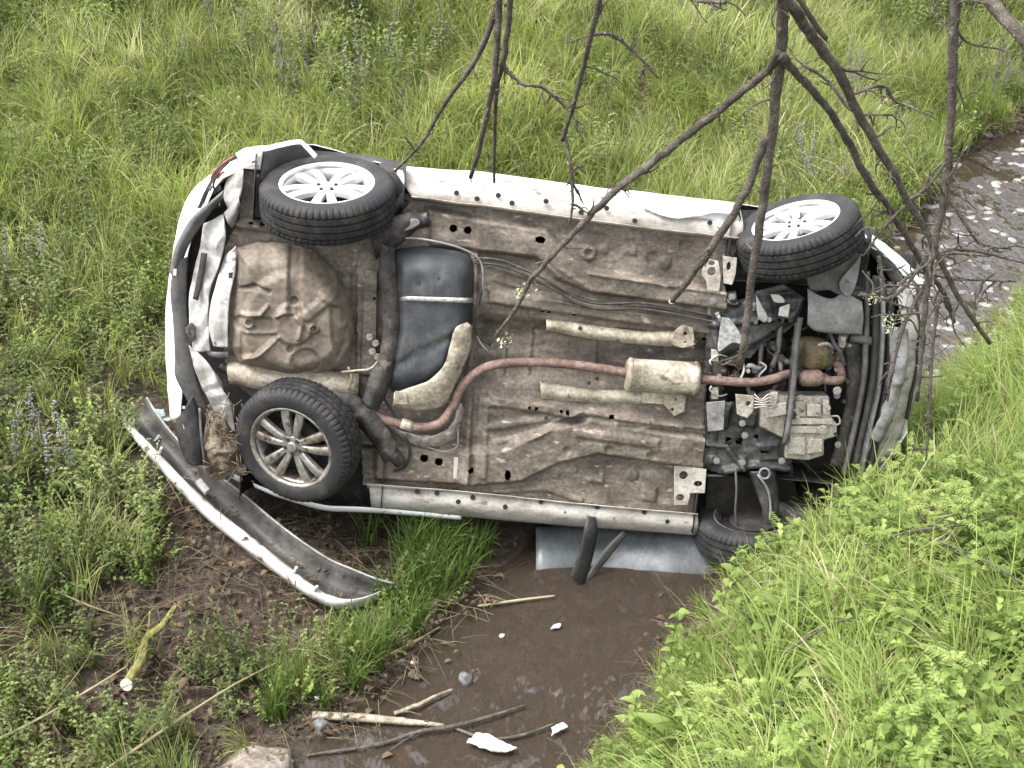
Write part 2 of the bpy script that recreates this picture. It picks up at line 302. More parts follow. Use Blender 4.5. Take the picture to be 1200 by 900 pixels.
def bev(o, w=.004, seg=2):
    b = o.modifiers.new('bevel', 'BEVEL'); b.width = w; b.segments = seg; b.limit_method = 'ANGLE'; b.angle_limit = math.radians(30); return o

# ================================================================== THE SETTING
def axis(lo, hi, step, far, grow=1.25):
    a = list(np.arange(lo, hi + 1e-6, step)); s = step
    while a[-1] < far: s *= grow; a.append(a[-1] + s)
    s = step
    while a[0] > -far: s *= grow; a.insert(0, a[0] - s)
    return np.array(a)
gx, gy = axis(-6.5, 7, .05, 70), axis(-4.2, 10, .05, 70)
GX, GY = np.meshgrid(gx, gy); GZ = ground(GX, GY)
me = bpy.data.meshes.new('ground'); nv = GX.size; nx, ny = len(gx), len(gy)
me.vertices.add(nv); me.vertices.foreach_set('co', np.stack([GX, GY, GZ], -1).ravel())
idx = np.arange(nv).reshape(ny, nx); q = np.stack([idx[:-1, :-1], idx[:-1, 1:], idx[1:, 1:], idx[1:, :-1]], -1).reshape(-1, 4)
me.loops.add(q.size); me.loops.foreach_set('vertex_index', q.ravel()); me.polygons.add(len(q)); me.polygons.foreach_set('loop_start', np.arange(0, q.size, 4)); me.polygons.foreach_set('loop_total', np.full(len(q), 4))
me.update(); me.validate(); me.polygons.foreach_set('use_smooth', [True] * len(q)); me.materials.append(MAT['soil'])
g = bpy.data.objects.new('ground', me); COL.objects.link(g); g['kind'] = 'structure'; g['label'] = 'damp brown soil of the ditch and its banks'
# stream
cl = cr(CL[1:-2], 420); tg = np.gradient(cl, axis=0); tg /= np.linalg.norm(tg, axis=1)[:, None]; nr = np.stack([tg[:, 1], -tg[:, 0]], 1)
off = np.linspace(-.95, .95, 48); V = []
for i in range(len(cl)):
    P_ = cl[i] + off[:, None] * nr[i]; z = WATER + .012 * fbm(P_[:, 0] * 4, P_[:, 1] * 4, 40, 3) + .01 * fbm(P_[:, 0] * 11, P_[:, 1] * 8, 44, 2)
    V += list(np.column_stack([P_, z]))
obj('water', V, grid_faces(len(cl), len(off)), 'water', kind='structure', label='shallow brown stream rippling along the ditch')

# ================================================================== THE CAR
car = empty('car', T - EV * BASE, 'white hatchback lying on its side, muddy underbody and wheels exposed', 'car')
car.matrix_world = Matrix([[EU[i], EV[i], N[i], (T - EV * BASE)[i]] for i in range(3)] + [[0, 0, 0, 1]])

def poly_sd(X, Y, poly):                                           # signed distance, + inside
    p = np.asarray(poly, float); d2 = np.full(X.shape, 1e12); ins = np.zeros(X.shape, bool)
    for a, b in zip(p, np.roll(p, -1, 0)):
        e = b - a; l2 = e @ e + 1e-12; t = np.clip(((X - a[0]) * e[0] + (Y - a[1]) * e[1]) / l2, 0, 1)
        d2 = np.minimum(d2, (X - a[0] - t * e[0]) ** 2 + (Y - a[1] - t * e[1]) ** 2)
        c = ((a[1] > Y) != (b[1] > Y)) & (X < (b[0] - a[0]) * (Y - a[1]) / (b[1] - a[1] + 1e-12) + a[0]); ins ^= c
    return np.where(ins, 1, -1) * np.sqrt(d2)
def line_d(X, Y, pl):
    d2 = np.full(X.shape, 1e12); p = np.asarray(pl, float)
    for a, b in zip(p[:-1], p[1:]):
        e = b - a; l2 = e @ e + 1e-12; t = np.clip(((X - a[0]) * e[0] + (Y - a[1]) * e[1]) / l2, 0, 1); d2 = np.minimum(d2, (X - a[0] - t * e[0]) ** 2 + (Y - a[1] - t * e[1]) ** 2)
    return np.sqrt(d2)
def sstep(a, b, x): t = np.clip((x - a) / (b - a), 0, 1); return t * t * (3 - 2 * t)
def pressed(name, mask, base, feats, mat, res=.006, holes=(), crump=.008, seed=0, parent=None, soft_edge=0):
    """a pressed steel sheet: one grid in car space, its relief built from bands, beads, domes and holes"""
    pts = np.array([L(x, y, base) for x, y in mask]); u = np.arange(pts[:, 0].min(), pts[:, 0].max() + res, res); v = np.arange(pts[:, 1].min(), pts[:, 1].max() + res, res)
    U, Vv = np.meshgrid(u, v); X, Y = car_px(U, Vv, np.full(U.shape, base)); H = np.zeros(U.shape)
    sdm = poly_sd(X, Y, mask)
    for f in feats:
        if f[0] == 'band': _, pl, h, s = f; H += h * sstep(-s, s, poly_sd(X, Y, pl))
        elif f[0] == 'bead': _, pl, hw, h, s = f; H += h * (1 - sstep(hw - s, hw + s, line_d(X, Y, pl)))
        elif f[0] == 'disc': _, cx, cy, r, h, s = f; H += h * (1 - sstep(r - s, r + s, np.hypot(X - cx, (Y - cy))))
        elif f[0] == 'dome': _, pl, h, s = f; H += h * np.sin(np.clip(poly_sd(X, Y, pl) / s, 0, 1) * math.pi / 2)
    if soft_edge: H *= sstep(0, soft_edge, sdm)
    H += crump * fbm(U * 7, Vv * 7, seed, 3) + crump * .5 * fbm(U * 23, Vv * 23, seed + 9, 2)
    keep = sdm > 0
    for (cx, cy, rx, ry) in holes: keep &= ((X - cx) / rx) ** 2 + ((Y - cy) / ry) ** 2 > 1
    for (cx, cy, rx, ry) in holes:                                 # draw the rim of each hole onto its outline
        c = L(cx, cy, base); k_ = np.linalg.norm(L(cx + 1, cy, base) - c); a, b = rx * k_, ry * k_; du, dv = U - c[0], Vv - c[1]; f_ = np.sqrt((du / a) ** 2 + (dv / b) ** 2) + 1e-9
        near = (f_ > .98) & ((f_ - 1) * min(a, b) < res * 1.05); U = np.where(near, c[0] + du / f_, U); Vv = np.where(near, c[1] + dv / f_, Vv)
    ny_, nx_ = U.shape; ids = np.arange(U.size).reshape(ny_, nx_)
    fk = keep[:-1, :-1] & keep[1:, :-1] & keep[:-1, 1:] & keep[1:, 1:]
    qf = np.stack([ids[:-1, :-1], ids[:-1, 1:], ids[1:, 1:], ids[1:, :-1]], -1)[fk]
    used = np.unique(qf); remap = np.full(U.size, -1); remap[used] = np.arange(len(used)); vv = np.stack([U, Vv, base + H], -1).reshape(-1, 3)[used]
    return obj(name, vv, remap[qf].tolist(), mat, parent or car)
def pxl(pts, w=None): return np.array([L(p[0], p[1], p[2] if len(p) > 2 else w) for p in pts])
def strip(name, A, B, mat, n=40, m=8, bulge=0., thick=.003, noise=0., seed=0, parent=None, ns=9., w=0., curve=True, prof=None, fold=0.):
    f = cr if curve else lin; a, b = f(pxl(A, w), n), f(pxl(B, w), n); t = np.linspace(0, 1, m); V = []
    for i in range(n):
        for j in range(m):
            p = a[i] * (1 - t[j]) + b[i] * t[j]; p = p.copy(); p[2] += bulge * math.sin(math.pi * t[j]) if prof is None else prof(t[j]) * bulge
            V.append(p)
    V = np.array(V)
    if noise:
        for k in range(3): V[:, k] += noise * (.5 if k < 2 else 1) * (fbm(V[:, 0] * ns, V[:, 1] * ns, seed + 7 * k, 3) * 2)
    if fold:                                                       # sharp creases of torn sheet steel
        ph = V[:, 1] * 1.7 + V[:, 0] * 9.5 + 1.8 * fbm(V[:, 0] * 4, V[:, 1] * 4, seed + 50, 2); V[:, 2] += fold * (np.abs((ph % 1.) - .5) * 2 - .5); ph = V[:, 1] * 6.1 - V[:, 0] * 7 + 2.6 * fbm(V[:, 0] * 6, V[:, 1] * 6, seed + 70, 2); V[:, 2] += .5 * fold * (np.abs((ph % 1.) - .5) * 2 - .5)
    o = obj(name, V, grid_faces(n, m), mat, parent or car)
    if fold: auto(o, 14)
    if thick: solid(o, thick)
    return o
def dome(name, poly, w0, h, mat, rings=8, k=48, round_=.5, noise=0., seed=0, parent=None, relief=None, sm=True):
    """rounded pressed/moulded body standing out of the floor: outline in plan, height, edge rounding"""
    p = pxl([*poly, poly[0]], w0); p = (cr(p, k + 1) if sm else lin(p, k + 1))[:-1]; c = p.mean(0); V = []; ts = np.linspace(0, 1, rings)
    V += list(p + [0, 0, -.05])
    for s in ts[:-1]:
        e = min(1, s / round_) if round_ > 0 else 1; hh = h * math.sin(e * math.pi / 2); V += list(c + (p - c) * (1 - s) + np.array([0, 0, hh]))
    V = np.array(V); top = V[len(V) - k:].mean(0); V = np.vstack([V, top])
    if noise: V[:, 2] += noise * 2 * fbm(V[:, 0] * 10, V[:, 1] * 10, seed, 3)
    if relief is not None: V[:, 2] += relief(*car_px(V[:, 0], V[:, 1], V[:, 2]))
    Fc = grid_faces(rings, k, True); o0 = (rings - 1) * k; Fc += [(o0 + j, o0 + (j + 1) % k, len(V) - 1) for j in range(k)]
    return obj(name, V, Fc, mat, parent or car)
def plate(name, poly, w, thick, mat, parent=None, bevel=.003, tilt=None, sm=False, holes=()):
    """flat cut plate with an edge; its holes are cut through"""
    p = pxl([(q[0], q[1], q[2] if len(q) > 2 else w) for q in poly])
    if sm: p = cr(np.vstack([p, p[:1]]), len(p) * 4 + 1)[:-1]
    bm = bmesh.new(); vs_ = [bm.verts.new(q) for q in p]; es = [bm.edges.new((vs_[i], vs_[(i + 1) % len(vs_)])) for i in range(len(vs_))]
    for (hx, hy, rx, ry) in holes:
        c = L(hx, hy, w); sc = np.linalg.norm(L(hx + 1, hy, w) - c)
        hv = [bm.verts.new(c + [rx * sc * math.cos(a), ry * sc * math.sin(a), 0]) for a in np.linspace(0, 2 * math.pi, 13)[:-1]]
        es += [bm.edges.new((hv[i], hv[(i + 1) % 12])) for i in range(12)]
    bmesh.ops.triangle_fill(bm, use_beauty=True, use_dissolve=False, edges=es)
    for f in bm.faces:
        if f.normal.z < 0: f.normal_flip()
    me = bpy.data.meshes.new(name); bm.to_mesh(me); bm.free(); me.materials.append(MAT[mat])
    o = bpy.data.objects.new(name, me); COL.objects.link(o); o.parent = parent or car; solid(o, thick, -1)
    if bevel: bev(o, bevel)
    return o
def bolt(x, y, w, r=.008, mat='beam', parent=None, name='bolt', h=.008):
    c = L(x, y, w); o = MB().cyl((0, 0), r * 1.7, -.002, .002, 14).cyl((0, 0), r, .002, h, 6).build(name, mat, parent or car); o.location = c; return o
def hole_disc(x, y, w, r=.011, parent=None):                            # black stepped disc standing in for a dark hole
    c = L(x, y, w); o = MB().cyl((0, 0), r, -.006, .0025, 16).cyl((0, 0), r * .6, .0025, .0045, 12).build('drain_plug_or_hole', 'black', parent or car, True); o.location = c; auto(o); return o
def bar(name, pts, r, mat, parent=None, k=12, **kw): return tube(name, pxl(pts), r, mat, parent or car, k=k, **kw)

# ---- body shell
TOPS = [(232, 262), (262, 190), (300, 172), (365, 170), (460, 195), (560, 203), (700, 221), (870, 240), (940, 250), (1005, 268), (1040, 292), (1068, 322), (1083, 360), (1086, 400)]
BOTS = [(210, 500), (240, 545), (290, 572), (400, 594), (500, 603), (600, 611), (720, 620), (818, 626), (940, 622), (1010, 580), (1055, 520), (1078, 460), (1087, 420)]
tp, bt = np.array([L(x, y, -.28) for x, y in TOPS]), np.array([L(x, y, -.05) for x, y in BOTS])
ust = np.concatenate([np.linspace(-1.5, -1.3, 6), np.linspace(-1.27, 1.6, 60), np.linspace(1.64, 2.0, 12)])
WR_U, WR_W = [-1.6, -1.5, -1.35, -1.1, 0, .6, .9, 1.15, 1.35, 1.8, 2.0], [-.7, -1.0, -1.3, -1.4, -1.43, -1.38, -1.15, -.92, -.84, -.72, -.5]
RINGN = 44; V = []; WHEEL_U = (-.93, 1.31)
def ring(u):
    vt, vb = np.interp(u, tp[:, 0], tp[:, 1]), np.interp(u, bt[:, 0], bt[:, 1]); wr = np.interp(u, WR_U, WR_W); c = (vt + vb) / 2; k = min(1., -wr / .95); pt = []
    for s, e in ((1, vt), (-1, vb)):
        h = [(e - s * .055, .0), (e - s * .010, -.045), (e, -.20 * k), (e - s * .004, -.36 * k), (e - s * .04, -.60 * k), (e - s * .15, wr * .72 - .06 if wr < -.95 else wr * .82), (e - s * .27, wr + .035)]
        pt += h + [(c, wr)] if s > 0 else h[::-1]
    return cr(np.array(pt), RINGN)
for u in ust: V += [(u, a, b) for a, b in ring(u)]
V = np.array(V); V[:, 1] += .012 * fbm(V[:, 0] * 5, V[:, 2] * 5, 77, 2); Fc = []; glass = {}
for i in range(len(ust) - 1):
    for j in range(RINGN - 1):
        q = (i * RINGN + j, i * RINGN + j + 1, (i + 1) * RINGN + j + 1, (i + 1) * RINGN + j); c = V[list(q)].mean(0)
        side = j < 13 or j > RINGN - 15
        if side and any((c[0] - wu) ** 2 + (c[2] + .0) ** 2 < .355 ** 2 for wu in WHEEL_U) and c[2] > -.34: continue
        Fc.append(q)
shell = obj('body_shell', V, Fc, 'white', car); solid(shell, .004)
shell['label'] = 'white painted bodywork with dents along the side'
cap0 = list(range(RINGN)); 
obj('tailgate', np.vstack([V[:RINGN] + [-.002, 0, 0], [V[:RINGN].mean(0) - [.05, 0, 0]]]), [(j, j + 1, RINGN) for j in range(RINGN - 1)], 'white', car)
n0 = (len(ust) - 1) * RINGN
obj('nose_panel', np.vstack([V[n0:] + [.002, 0, 0], [V[n0:].mean(0) + [.04, 0, 0]]]), [(j + 1, j, RINGN) for j in range(RINGN - 1)], 'white', car)
def window(u0, u1, w0, w1, s):
    P_ = []; us = np.linspace(u0, u1, 8); wsn = np.linspace(w0, w1, 5)
    for u in us:
        r_ = ring(u); half = r_[:RINGN // 2] if s > 0 else r_[RINGN // 2:][::-1]
        for w_ in wsn:
            k = np.argsort(np.abs(half[:, 1] - w_))[:2]; vv = np.interp(w_, *(lambda a: (a[:, 1], a[:, 0]))(half[np.sort(k)[::-1]])) if half[k[0], 1] != half[k[1], 1] else half[k[0], 0]
            P_.append((u, vv + s * .006, w_))
    obj('window', P_, grid_faces(8, 5) if s < 0 else [f[::-1] for f in grid_faces(8, 5)], 'glass', car)
for s in (1, -1):
    window(-.92, -.30, -.72, -1.16, s); window(-.22, .52, -.72, -1.18, s)
# near-black sheets that paint in the shade of under-bonnet and boot voids
strip('engine_bay_shade', [(835, 262, -.28), (1075, 300, -.28)], [(800, 640, -.28), (1050, 560, -.28)], 'void', 14, 14, 0, .004, .02)
strip('floor_void_shade', [(212, 262, -.16), (400, 200, -.16), (840, 250, -.16)], [(208, 500, -.16), (400, 590, -.16), (830, 610, -.16)], 'void', 24, 12, 0, .004, .01)
# wheel arch liners
def liner(uw, vt, s, depth=.30, r=.345, w=-.0):
    P_ = []; an = np.linspace(math.radians(-8), math.radians(188), 22)
    for d in (0, depth * .5, depth, depth):
        rr = r if d < depth or len(P_) < 66 else .02
        P_ += [(uw + rr * math.cos(a), vt - s * (d + .012), w - rr * math.sin(a)) for a in an]
    return solid(obj('arch_liner', P_, grid_faces(4, 22), 'black', car), .004)
for uw in WHEEL_U:
    liner(uw, np.interp(uw, tp[:, 0], tp[:, 1]), 1); liner(uw, np.interp(uw, bt[:, 0], bt[:, 1]), -1)

# ---- pressed floor
floor_mask = [(470, 226), (868, 279), (850, 330), (846, 420), (828, 470), (824, 520), (816, 602), (425, 572), (418, 440), (418, 300)]
FL = [('band', [(400, 200), (556, 200), (556, 290), (548, 440), (542, 600), (400, 600)], -.035, 5),
      ('band', [(500, 244), (575, 258), (640, 268), (664, 296), (692, 316), (860, 342), (860, 364), (690, 341), (652, 325), (628, 301), (590, 296), (505, 288)], .05, 3.5),
      ('band', [(440, 520), (545, 527), (590, 523), (640, 500), (690, 489), (830, 512), (828, 549), (700, 530), (655, 540), (610, 562), (545, 568), (440, 562)], .05, 3.5),
      ('band', [(572, 338), (860, 381), (860, 396), (572, 354)], .03, 3), ('band', [(575, 462), (830, 498), (830, 509), (575, 475)], .03, 3),
      ('band', [(562, 376), (860, 407), (840, 466), (560, 446)], -.085, 13),
      ('bead', [(575, 312), (640, 330), (690, 350), (846, 368)], 3, .012, 2), ('bead', [(580, 327), (660, 352), (720, 362), (840, 376)], 2.5, .01, 2),
      ('bead', [(576, 500), (640, 490), (684, 481), (820, 497)], 4, .016, 3), ('bead', [(580, 520), (628, 507), (680, 478)], 3, .014, 2),
      ('band', [(672, 498), (770, 512), (770, 522), (672, 508)], .018, 2.5), ('band', [(720, 486), (800, 497), (800, 505), (720, 494)], .014, 2),
      ('bead', [(556, 300), (553, 370)], 6, .02, 3), ('bead', [(548, 460), (542, 560)], 6, .025, 3), ('bead', [(563, 300), (560, 365)], 3, -.012, 2), ('bead', [(558, 465), (553, 560)], 3, -.012, 2), ('bead', [(571, 470), (566, 555)], 3, .01, 2),
      ('disc', 690, 296, 9, .012, 3), ('disc', 690, 296, 4, -.015, 2), ('disc', 708, 292, 5, .01, 2), ('band', [(730, 290), (745, 292), (745, 299), (730, 297)], .012, 2), ('disc', 765, 303, 7, -.012, 3), ('disc', 779, 308, 7, .012, 3), ('band', [(797, 282), (812, 284), (812, 296), (797, 293)], -.014, 2),
      ('disc', 651, 555, 5, .012, 2), ('disc', 672, 549, 5, .01, 2), ('bead', [(690, 562), (705, 564), (705, 556)], 2, .01, 1.5), ('disc', 741, 556, 7, .012, 2), ('bead', [(580, 575), (640, 572), (680, 586)], 3, .012, 2), ('band', [(754, 568), (770, 570), (768, 588), (752, 586)], .014, 2),
      ('disc', 712, 524, 4, -.014, 2), ('disc', 762, 531, 5, -.014, 2), ('disc', 663, 525, 4, -.012, 2),
      ('bead', [(700, 395), (700, 440)], 2, .012, 2), ('bead', [(625, 385), (620, 440)], 3, .014, 2), ('bead', [(596, 380), (590, 440)], 3, .016, 2),
      ('bead', [(640, 300), (650, 310), (680, 330)], 2, .01, 1.5), ('bead', [(690, 318), (860, 343)], 2, .012, 1.5)]
pan = pressed('floor_pan', floor_mask, 0, FL, 'floor', .006, [(531, 267, 4.5, 4.5), (548, 269, 4.5, 4.5), (632, 279, 6, 4), (497, 536, 4.5, 4.5), (514, 540, 4.5, 4.5), (551, 548, 3.5, 3.5), (594, 553, 3.5, 6), (636, 364, 2, 2), (643, 365, 2, 2), (672, 368, 2, 2), (790, 391, 3, 3), (826, 398, 2.5, 2.5), (620, 476, 2, 2), (628, 477, 2, 2), (657, 480, 2, 2), (664, 481, 2, 2), (715, 486, 3, 3)], .010, 3)
rear = pressed('boot_floor', [(284, 198), (440, 240), (450, 300), (446, 450), (300, 470), (262, 440), (262, 290), (280, 255)], -.05,
               [('bead', [(300, 205), (300, 250)], 2, .012, 2), ('band', [(276, 252), (330, 262), (330, 274), (276, 266)], .035, 3), ('band', [(424, 318), (438, 318), (436, 440), (422, 440)], .03, 3), ('bead', [(416, 320), (414, 440)], 4, -.02, 3)],
               'floor', .007, [(295, 260, 3, 2), (308, 262, 3, 2), (440, 350, 2, 2), (436, 394, 2.5, 2)], .012, 8)
WELL = [(276, 290), (300, 283), (335, 284), (366, 292), (392, 316), (408, 345), (415, 380), (412, 412), (400, 430), (370, 440), (338, 441), (305, 433), (280, 426), (268, 405), (268, 350), (270, 318)]
well = pressed('spare_wheel_well', WELL, .0, [('dome', WELL, .11, 26), ('disc', 346, 372, 58, .024, 6),
     ('bead', [(347, 356), (347, 290)], 7, -.022, 2.5), ('bead', [(318, 374), (284, 374)], 8, -.020, 2.5), ('bead', [(362, 362), (402, 330)], 6, .019, 3), ('bead', [(328, 388), (300, 413), (288, 416)], 2.5, .024, 2),
     ('disc', 346, 372, 24, .022, 3), ('bead', [(327, 362), (337, 358), (347, 360), (356, 372), (352, 388)], 2, .020, 2), ('disc', 360, 419, 17, -.022, 2.5), ('disc', 294, 372, 7, .020, 3), ('disc', 294, 372, 3, -.024, 1.5), ('disc', 369, 377, 6, .020, 2), ('disc', 369, 377, 3, -.024, 1.5), ('disc', 342, 402, 3.5, -.024, 1.5), ('disc', 346, 347, 4, -.024, 1.5),
     ('bead', [(284, 334), (300, 330), (318, 336)], 2, -.017, 2), ('bead', [(286, 362), (308, 362), (316, 352)], 2, .020, 2), ('bead', [(380, 340), (398, 352), (404, 376)], 4, .020, 4), ('band', [(388, 350), (402, 356), (408, 400), (396, 418), (390, 390)], -.020, 3), ('band', [(284, 384), (326, 384), (330, 390), (300, 410), (284, 412)], -.020, 3)], 'well', .005, (), .008, 15, soft_edge=3)

# ---- sills with their pinch-weld flanges and black discs for holes
def sill(A, B, flA, flB, hole_spots, seed):
    s = strip('sill', A, B, 'whitedirt', 60, 12, .045, .003, .006, seed)
    strip('flange', flA, flB, 'bracket', 60, 3, 0, .003, .004, seed + 3, parent=s)
    for x, y in hole_spots: 
        t = .5; hole_disc(x, y, .035, .012, s)
    return s
s1 = sill([(484, 231, .02), (600, 246, .02), (740, 265, .02), (869, 280, .02)], [(462, 199, -.09), (600, 212, -.09), (740, 231, -.09), (868, 246, -.09)],
          [(482, 230, .055), (600, 245, .055), (740, 264, .055), (869, 279, .055)], [(484, 234, -.01), (600, 249, -.01), (740, 268, -.01), (868, 283, -.01)],
          [(535, 226), (559, 233), (584, 229), (600, 238), (640, 236), (681, 249), (711, 244), (744, 259), (832, 261)], 61)
strip('dented_lip', [(752, 243, .0), (775, 252, .03), (800, 255, .035), (840, 250, .02), (866, 249, .01)], [(750, 236, -.05), (780, 238, -.05), (810, 240, -.05), (840, 242, -.05), (866, 243, -.05)], 'white', 40, 6, .02, .003, .014, 5, ns=16)
s2 = sill([(432, 570, .02), (545, 578, .02), (680, 592, .02), (817, 603, .02)], [(436, 597, -.05), (545, 606, -.05), (680, 617, -.05), (814, 627, -.05)],
          [(430, 567, .05), (545, 576, .05), (680, 590, .05), (818, 602, .05)], [(430, 572, -.01), (545, 580, -.01), (680, 593, -.01), (818, 605, -.01)],
          [(489, 576), (512, 578), (537, 588), (554, 583), (592, 594), (634, 588), (662, 601), (700, 594), (719, 607), (755, 600), (782, 611)], 71)
strip('sill_lip', [(296, 566, -.02), (330, 578, .0), (380, 592, .01), (440, 595, .0), (540, 604, -.02)], [(300, 572, -.05), (335, 586, -.05), (385, 599, -.05), (440, 601, -.05), (540, 609, -.05)], 'white', 40, 5, .015, .003, .006, 8)

# ---- heat shields, ribs, brackets
strip('heat_shield', [(640, 374), (690, 380), (750, 388), (800, 386)], [(640, 388), (690, 397), (750, 404), (814, 408)], 'shield', 50, 10, .022, .003, .006, 21, w=.0)
plate('shield_bracket', [(790, 388), (800, 380), (812, 384), (815, 404), (800, 408), (788, 404)], .03, .004, 'shield', holes=[(803, 391, 2, 2), (803, 401, 1.5, 1.5)])
strip('heat_shield', [(632, 446), (690, 455), (750, 458), (804, 466)], [(634, 468), (690, 472), (745, 474), (800, 470)], 'shield', 50, 10, .022, .003, .006, 25, w=.0)
plate('shield_bracket', [(752, 458), (782, 456), (804, 464), (802, 482), (790, 488), (778, 474), (752, 472)], .032, .004, 'shield', holes=[(788, 480, 2, 2), (792, 468, 1.5, 1.5)])
for i, (a, b) in enumerate((((576, 316), (846, 372)), ((578, 322), (846, 379)))):
    bar('brake_line', [(556, a[1] - 14, .03), (590, a[1] - 10, .05), (640, a[1] + 12, .045), (690, a[1] + 38, .045), (760, b[1] - 16, .045), (846, b[1], .045)], .006, 'beam', k=8, n=40)
bar('fuel_line', [(460, 278, .06), (500, 281, .07), (540, 291, .06), (562, 305, .05), (566, 330, .05), (560, 360, .05), (556, 380, .04), (562, 400, .04), (572, 412, .03)], .005, 'lightgrey', k=8, n=40)
bar('hose', [(566, 318, .04), (563, 345, .05), (556, 372, .05), (560, 392, .04), (575, 404, .03)], .008, 'black', k=8, n=30)
def bracket(pts, holes, w=.04): return plate('jacking_bracket', pts, w, .004, 'bracket', holes=holes)
bracket([(826, 302), (842, 306), (845, 325), (842, 348), (830, 350), (828, 330), (822, 322)], [(834, 318, 5, 5), (834, 308, 4, 3)])
bracket([(847, 300), (864, 302), (862, 322), (858, 334), (848, 332)], [(854, 312, 2.5, 5)], .05)
bracket([(790, 546), (812, 546), (812, 566), (806, 592), (790, 592)], [(801, 557, 5, 5), (797, 583, 5, 4)])
bracket([(812, 548), (828, 550), (826, 578), (806, 578)], [(818, 567, 5, 3.5)], .05)
plate('frame_end', [(803, 520), (820, 522), (818, 546), (800, 545)], .045, .02, 'shield', holes=[(816, 535, 1.5, 2)])
plate('frame_end', [(826, 346), (846, 346), (844, 372), (830, 370)], .045, .02, 'rail')
for x, y, w in ((700, 444, .03), (690, 449, .03), (680, 385, .03), (712, 404, .03), (724, 400, .03), (842, 398, .03), (815, 400, .03), (640, 490, .06), (762, 496, .05)): bolt(x, y, w, .006)
plate('seat_reinforcement', [(575, 260), (588, 262), (588, 282), (575, 280)], .022, .006, 'bracket', holes=[(582, 270, 2, 2.5)])
plate('seat_reinforcement', [(532, 536), (543, 537), (541, 562), (531, 561)], .022, .006, 'bracket')

# ---- exhaust
ex = bar('exhaust_pipe', [(436, 484, .05), (455, 493, .06), (490, 501, .07), (515, 496, .075), (530, 478, .075), (542, 453, .07), (562, 434, .06), (590, 426, .05), (640, 425, .045), (690, 430, .04), (735, 437, .04)], .0225, 'rust', k=16, n=80)
c0, c1 = L(470, 496, .064), L(483, 500, .068); tube('clamp', [c0, c1], .027, 'shield', ex, n=4, k=16)
bar('front_pipe', [(815, 444, .04), (845, 446, .05), (880, 448, .06), (905, 444, .06), (925, 438, .05), (945, 441, .04)], .022, 'rust', k=16, n=50)
bar('catalyst', [(936, 443, .06), (944, 443, .06), (958, 443, .06), (964, 444, .06)], [.026, .040, .042, .042, .042, .040, .026], 'rust', k=18, curve=False, n=24)
bar('down_pipe', [(960, 444, .06), (980, 446, .06), (986, 440, .03), (982, 425, -.02), (976, 410, -.05)], .022, 'rust', k=14, n=30)
# silencer: an oval can with end seams
a0, a1 = L(733, 439, .05), L(819, 444, .05); ax_ = (a1 - a0) / np.linalg.norm(a1 - a0); sv = np.array([-ax_[1], ax_[0], 0]); P_ = []
prof = [(0, .55), (.0, .80), (.02, .97), (.04, 1.05), (.07, 1.05), (.08, 1.0), (.5, 1.01), (.92, 1.0), (.93, 1.05), (.96, 1.05), (.98, .97), (1, .8), (1, .5)]
for t, s in prof: P_ += [a0 + (a1 - a0) * t + s * (.082 * math.cos(a) * sv + np.array([0, 0, .052 * math.sin(a)])) for a in np.linspace(0, 2 * math.pi, 29)[:-1]]
sil = obj('silencer', P_, grid_faces(len(prof), 28, True) + [tuple(range(28))[::-1], tuple(range(12 * 28, 13 * 28))], 'shield', car); auto(sil, 40)
for x, y0, y1 in ((838, 418, 428), (838, 462, 452)):
    bar('exhaust_hanger', [(852, y0, .03), (842, y0 - 2 if y0 < 440 else y0 + 2, .05), (832, (y0 + y1) / 2, .06), (834, y1, .06)], .005, 'bright', k=8)
    plate('hanger_rubber', [(834, y0 - 8), (842, y0 - 8), (842, y0 + 6), (834, y0 + 6)], .05, .02, 'alu')
bar('rear_silencer', [(268, 438, -.01), (276, 437, -.01), (284, 438, -.01), (340, 447, -.01), (420, 452, -.01)], [.05, .065, .068, .068, .06], 'shield', k=20, n=30, curve=False)
bar('tail_pipe', [(258, 428, .0), (262, 431, .0), (272, 438, -.01)], .024, 'black', k=14)

# ---- fuel tank, strap and shields
TANK = [(464, 294), (500, 290), (540, 296), (553, 306), (555, 340), (552, 378), (538, 400), (524, 440), (500, 458), (470, 464), (455, 452), (456, 420), (463, 380), (461, 330)]
tank = dome('fuel_tank', TANK, .01, .10, 'tank', 14, 72, .35, .006, 31, relief=lambda x, y: -.018 * (1 - sstep(5, 9, np.hypot(x - 490, y - 328))) - .016 * (1 - sstep(3, 6, np.hypot(x - 514, y - 324))) - .014 * (1 - sstep(2, 5, np.abs(y - 410 + (x - 500) * .5))) - .012 * (1 - sstep(2, 4, np.abs(y - 446 + (x - 490) * .35))))
strip('tank_strap', [(464, 347, .03), (476, 347, .112), (510, 348, .122), (545, 349, .108), (554, 349, .03)], [(464, 353, .03), (476, 353, .112), (510, 354, .122), (545, 355, .108), (554, 355, .03)], 'bright', 30, 4, .002, .003, parent=tank)
for x, y in ((490, 330), (514, 325)): bolt(x, y, .09, .008, 'tank', tank, 'tank_stud', .02)
strip('tank_shield', [(548, 378, .08), (534, 384, .115), (527, 405, .12), (520, 428, .125), (503, 445, .12), (478, 455, .10), (462, 460, .09)], [(553, 382, .07), (552, 405, .085), (545, 425, .09), (535, 448, .09), (520, 475, .085), (490, 482, .08), (460, 476, .07)], 'shield', 60, 12, .02, .003, .008, 41, ns=12)
plate('shield_tab', [(463, 458), (476, 460), (478, 474), (462, 474)], .125, .004, 'shield', holes=[(470, 466, 3.5, 3)])
strip('foil_shield', [(455, 499, .03), (480, 507, .05), (505, 510, .05), (527, 500, .05), (540, 470, .05)], [(458, 505, -.0), (480, 520, .0), (507, 525, .0), (535, 512, .0), (545, 480, .0)], 'foil', 60, 8, .012, .002, .016, 45, ns=25)
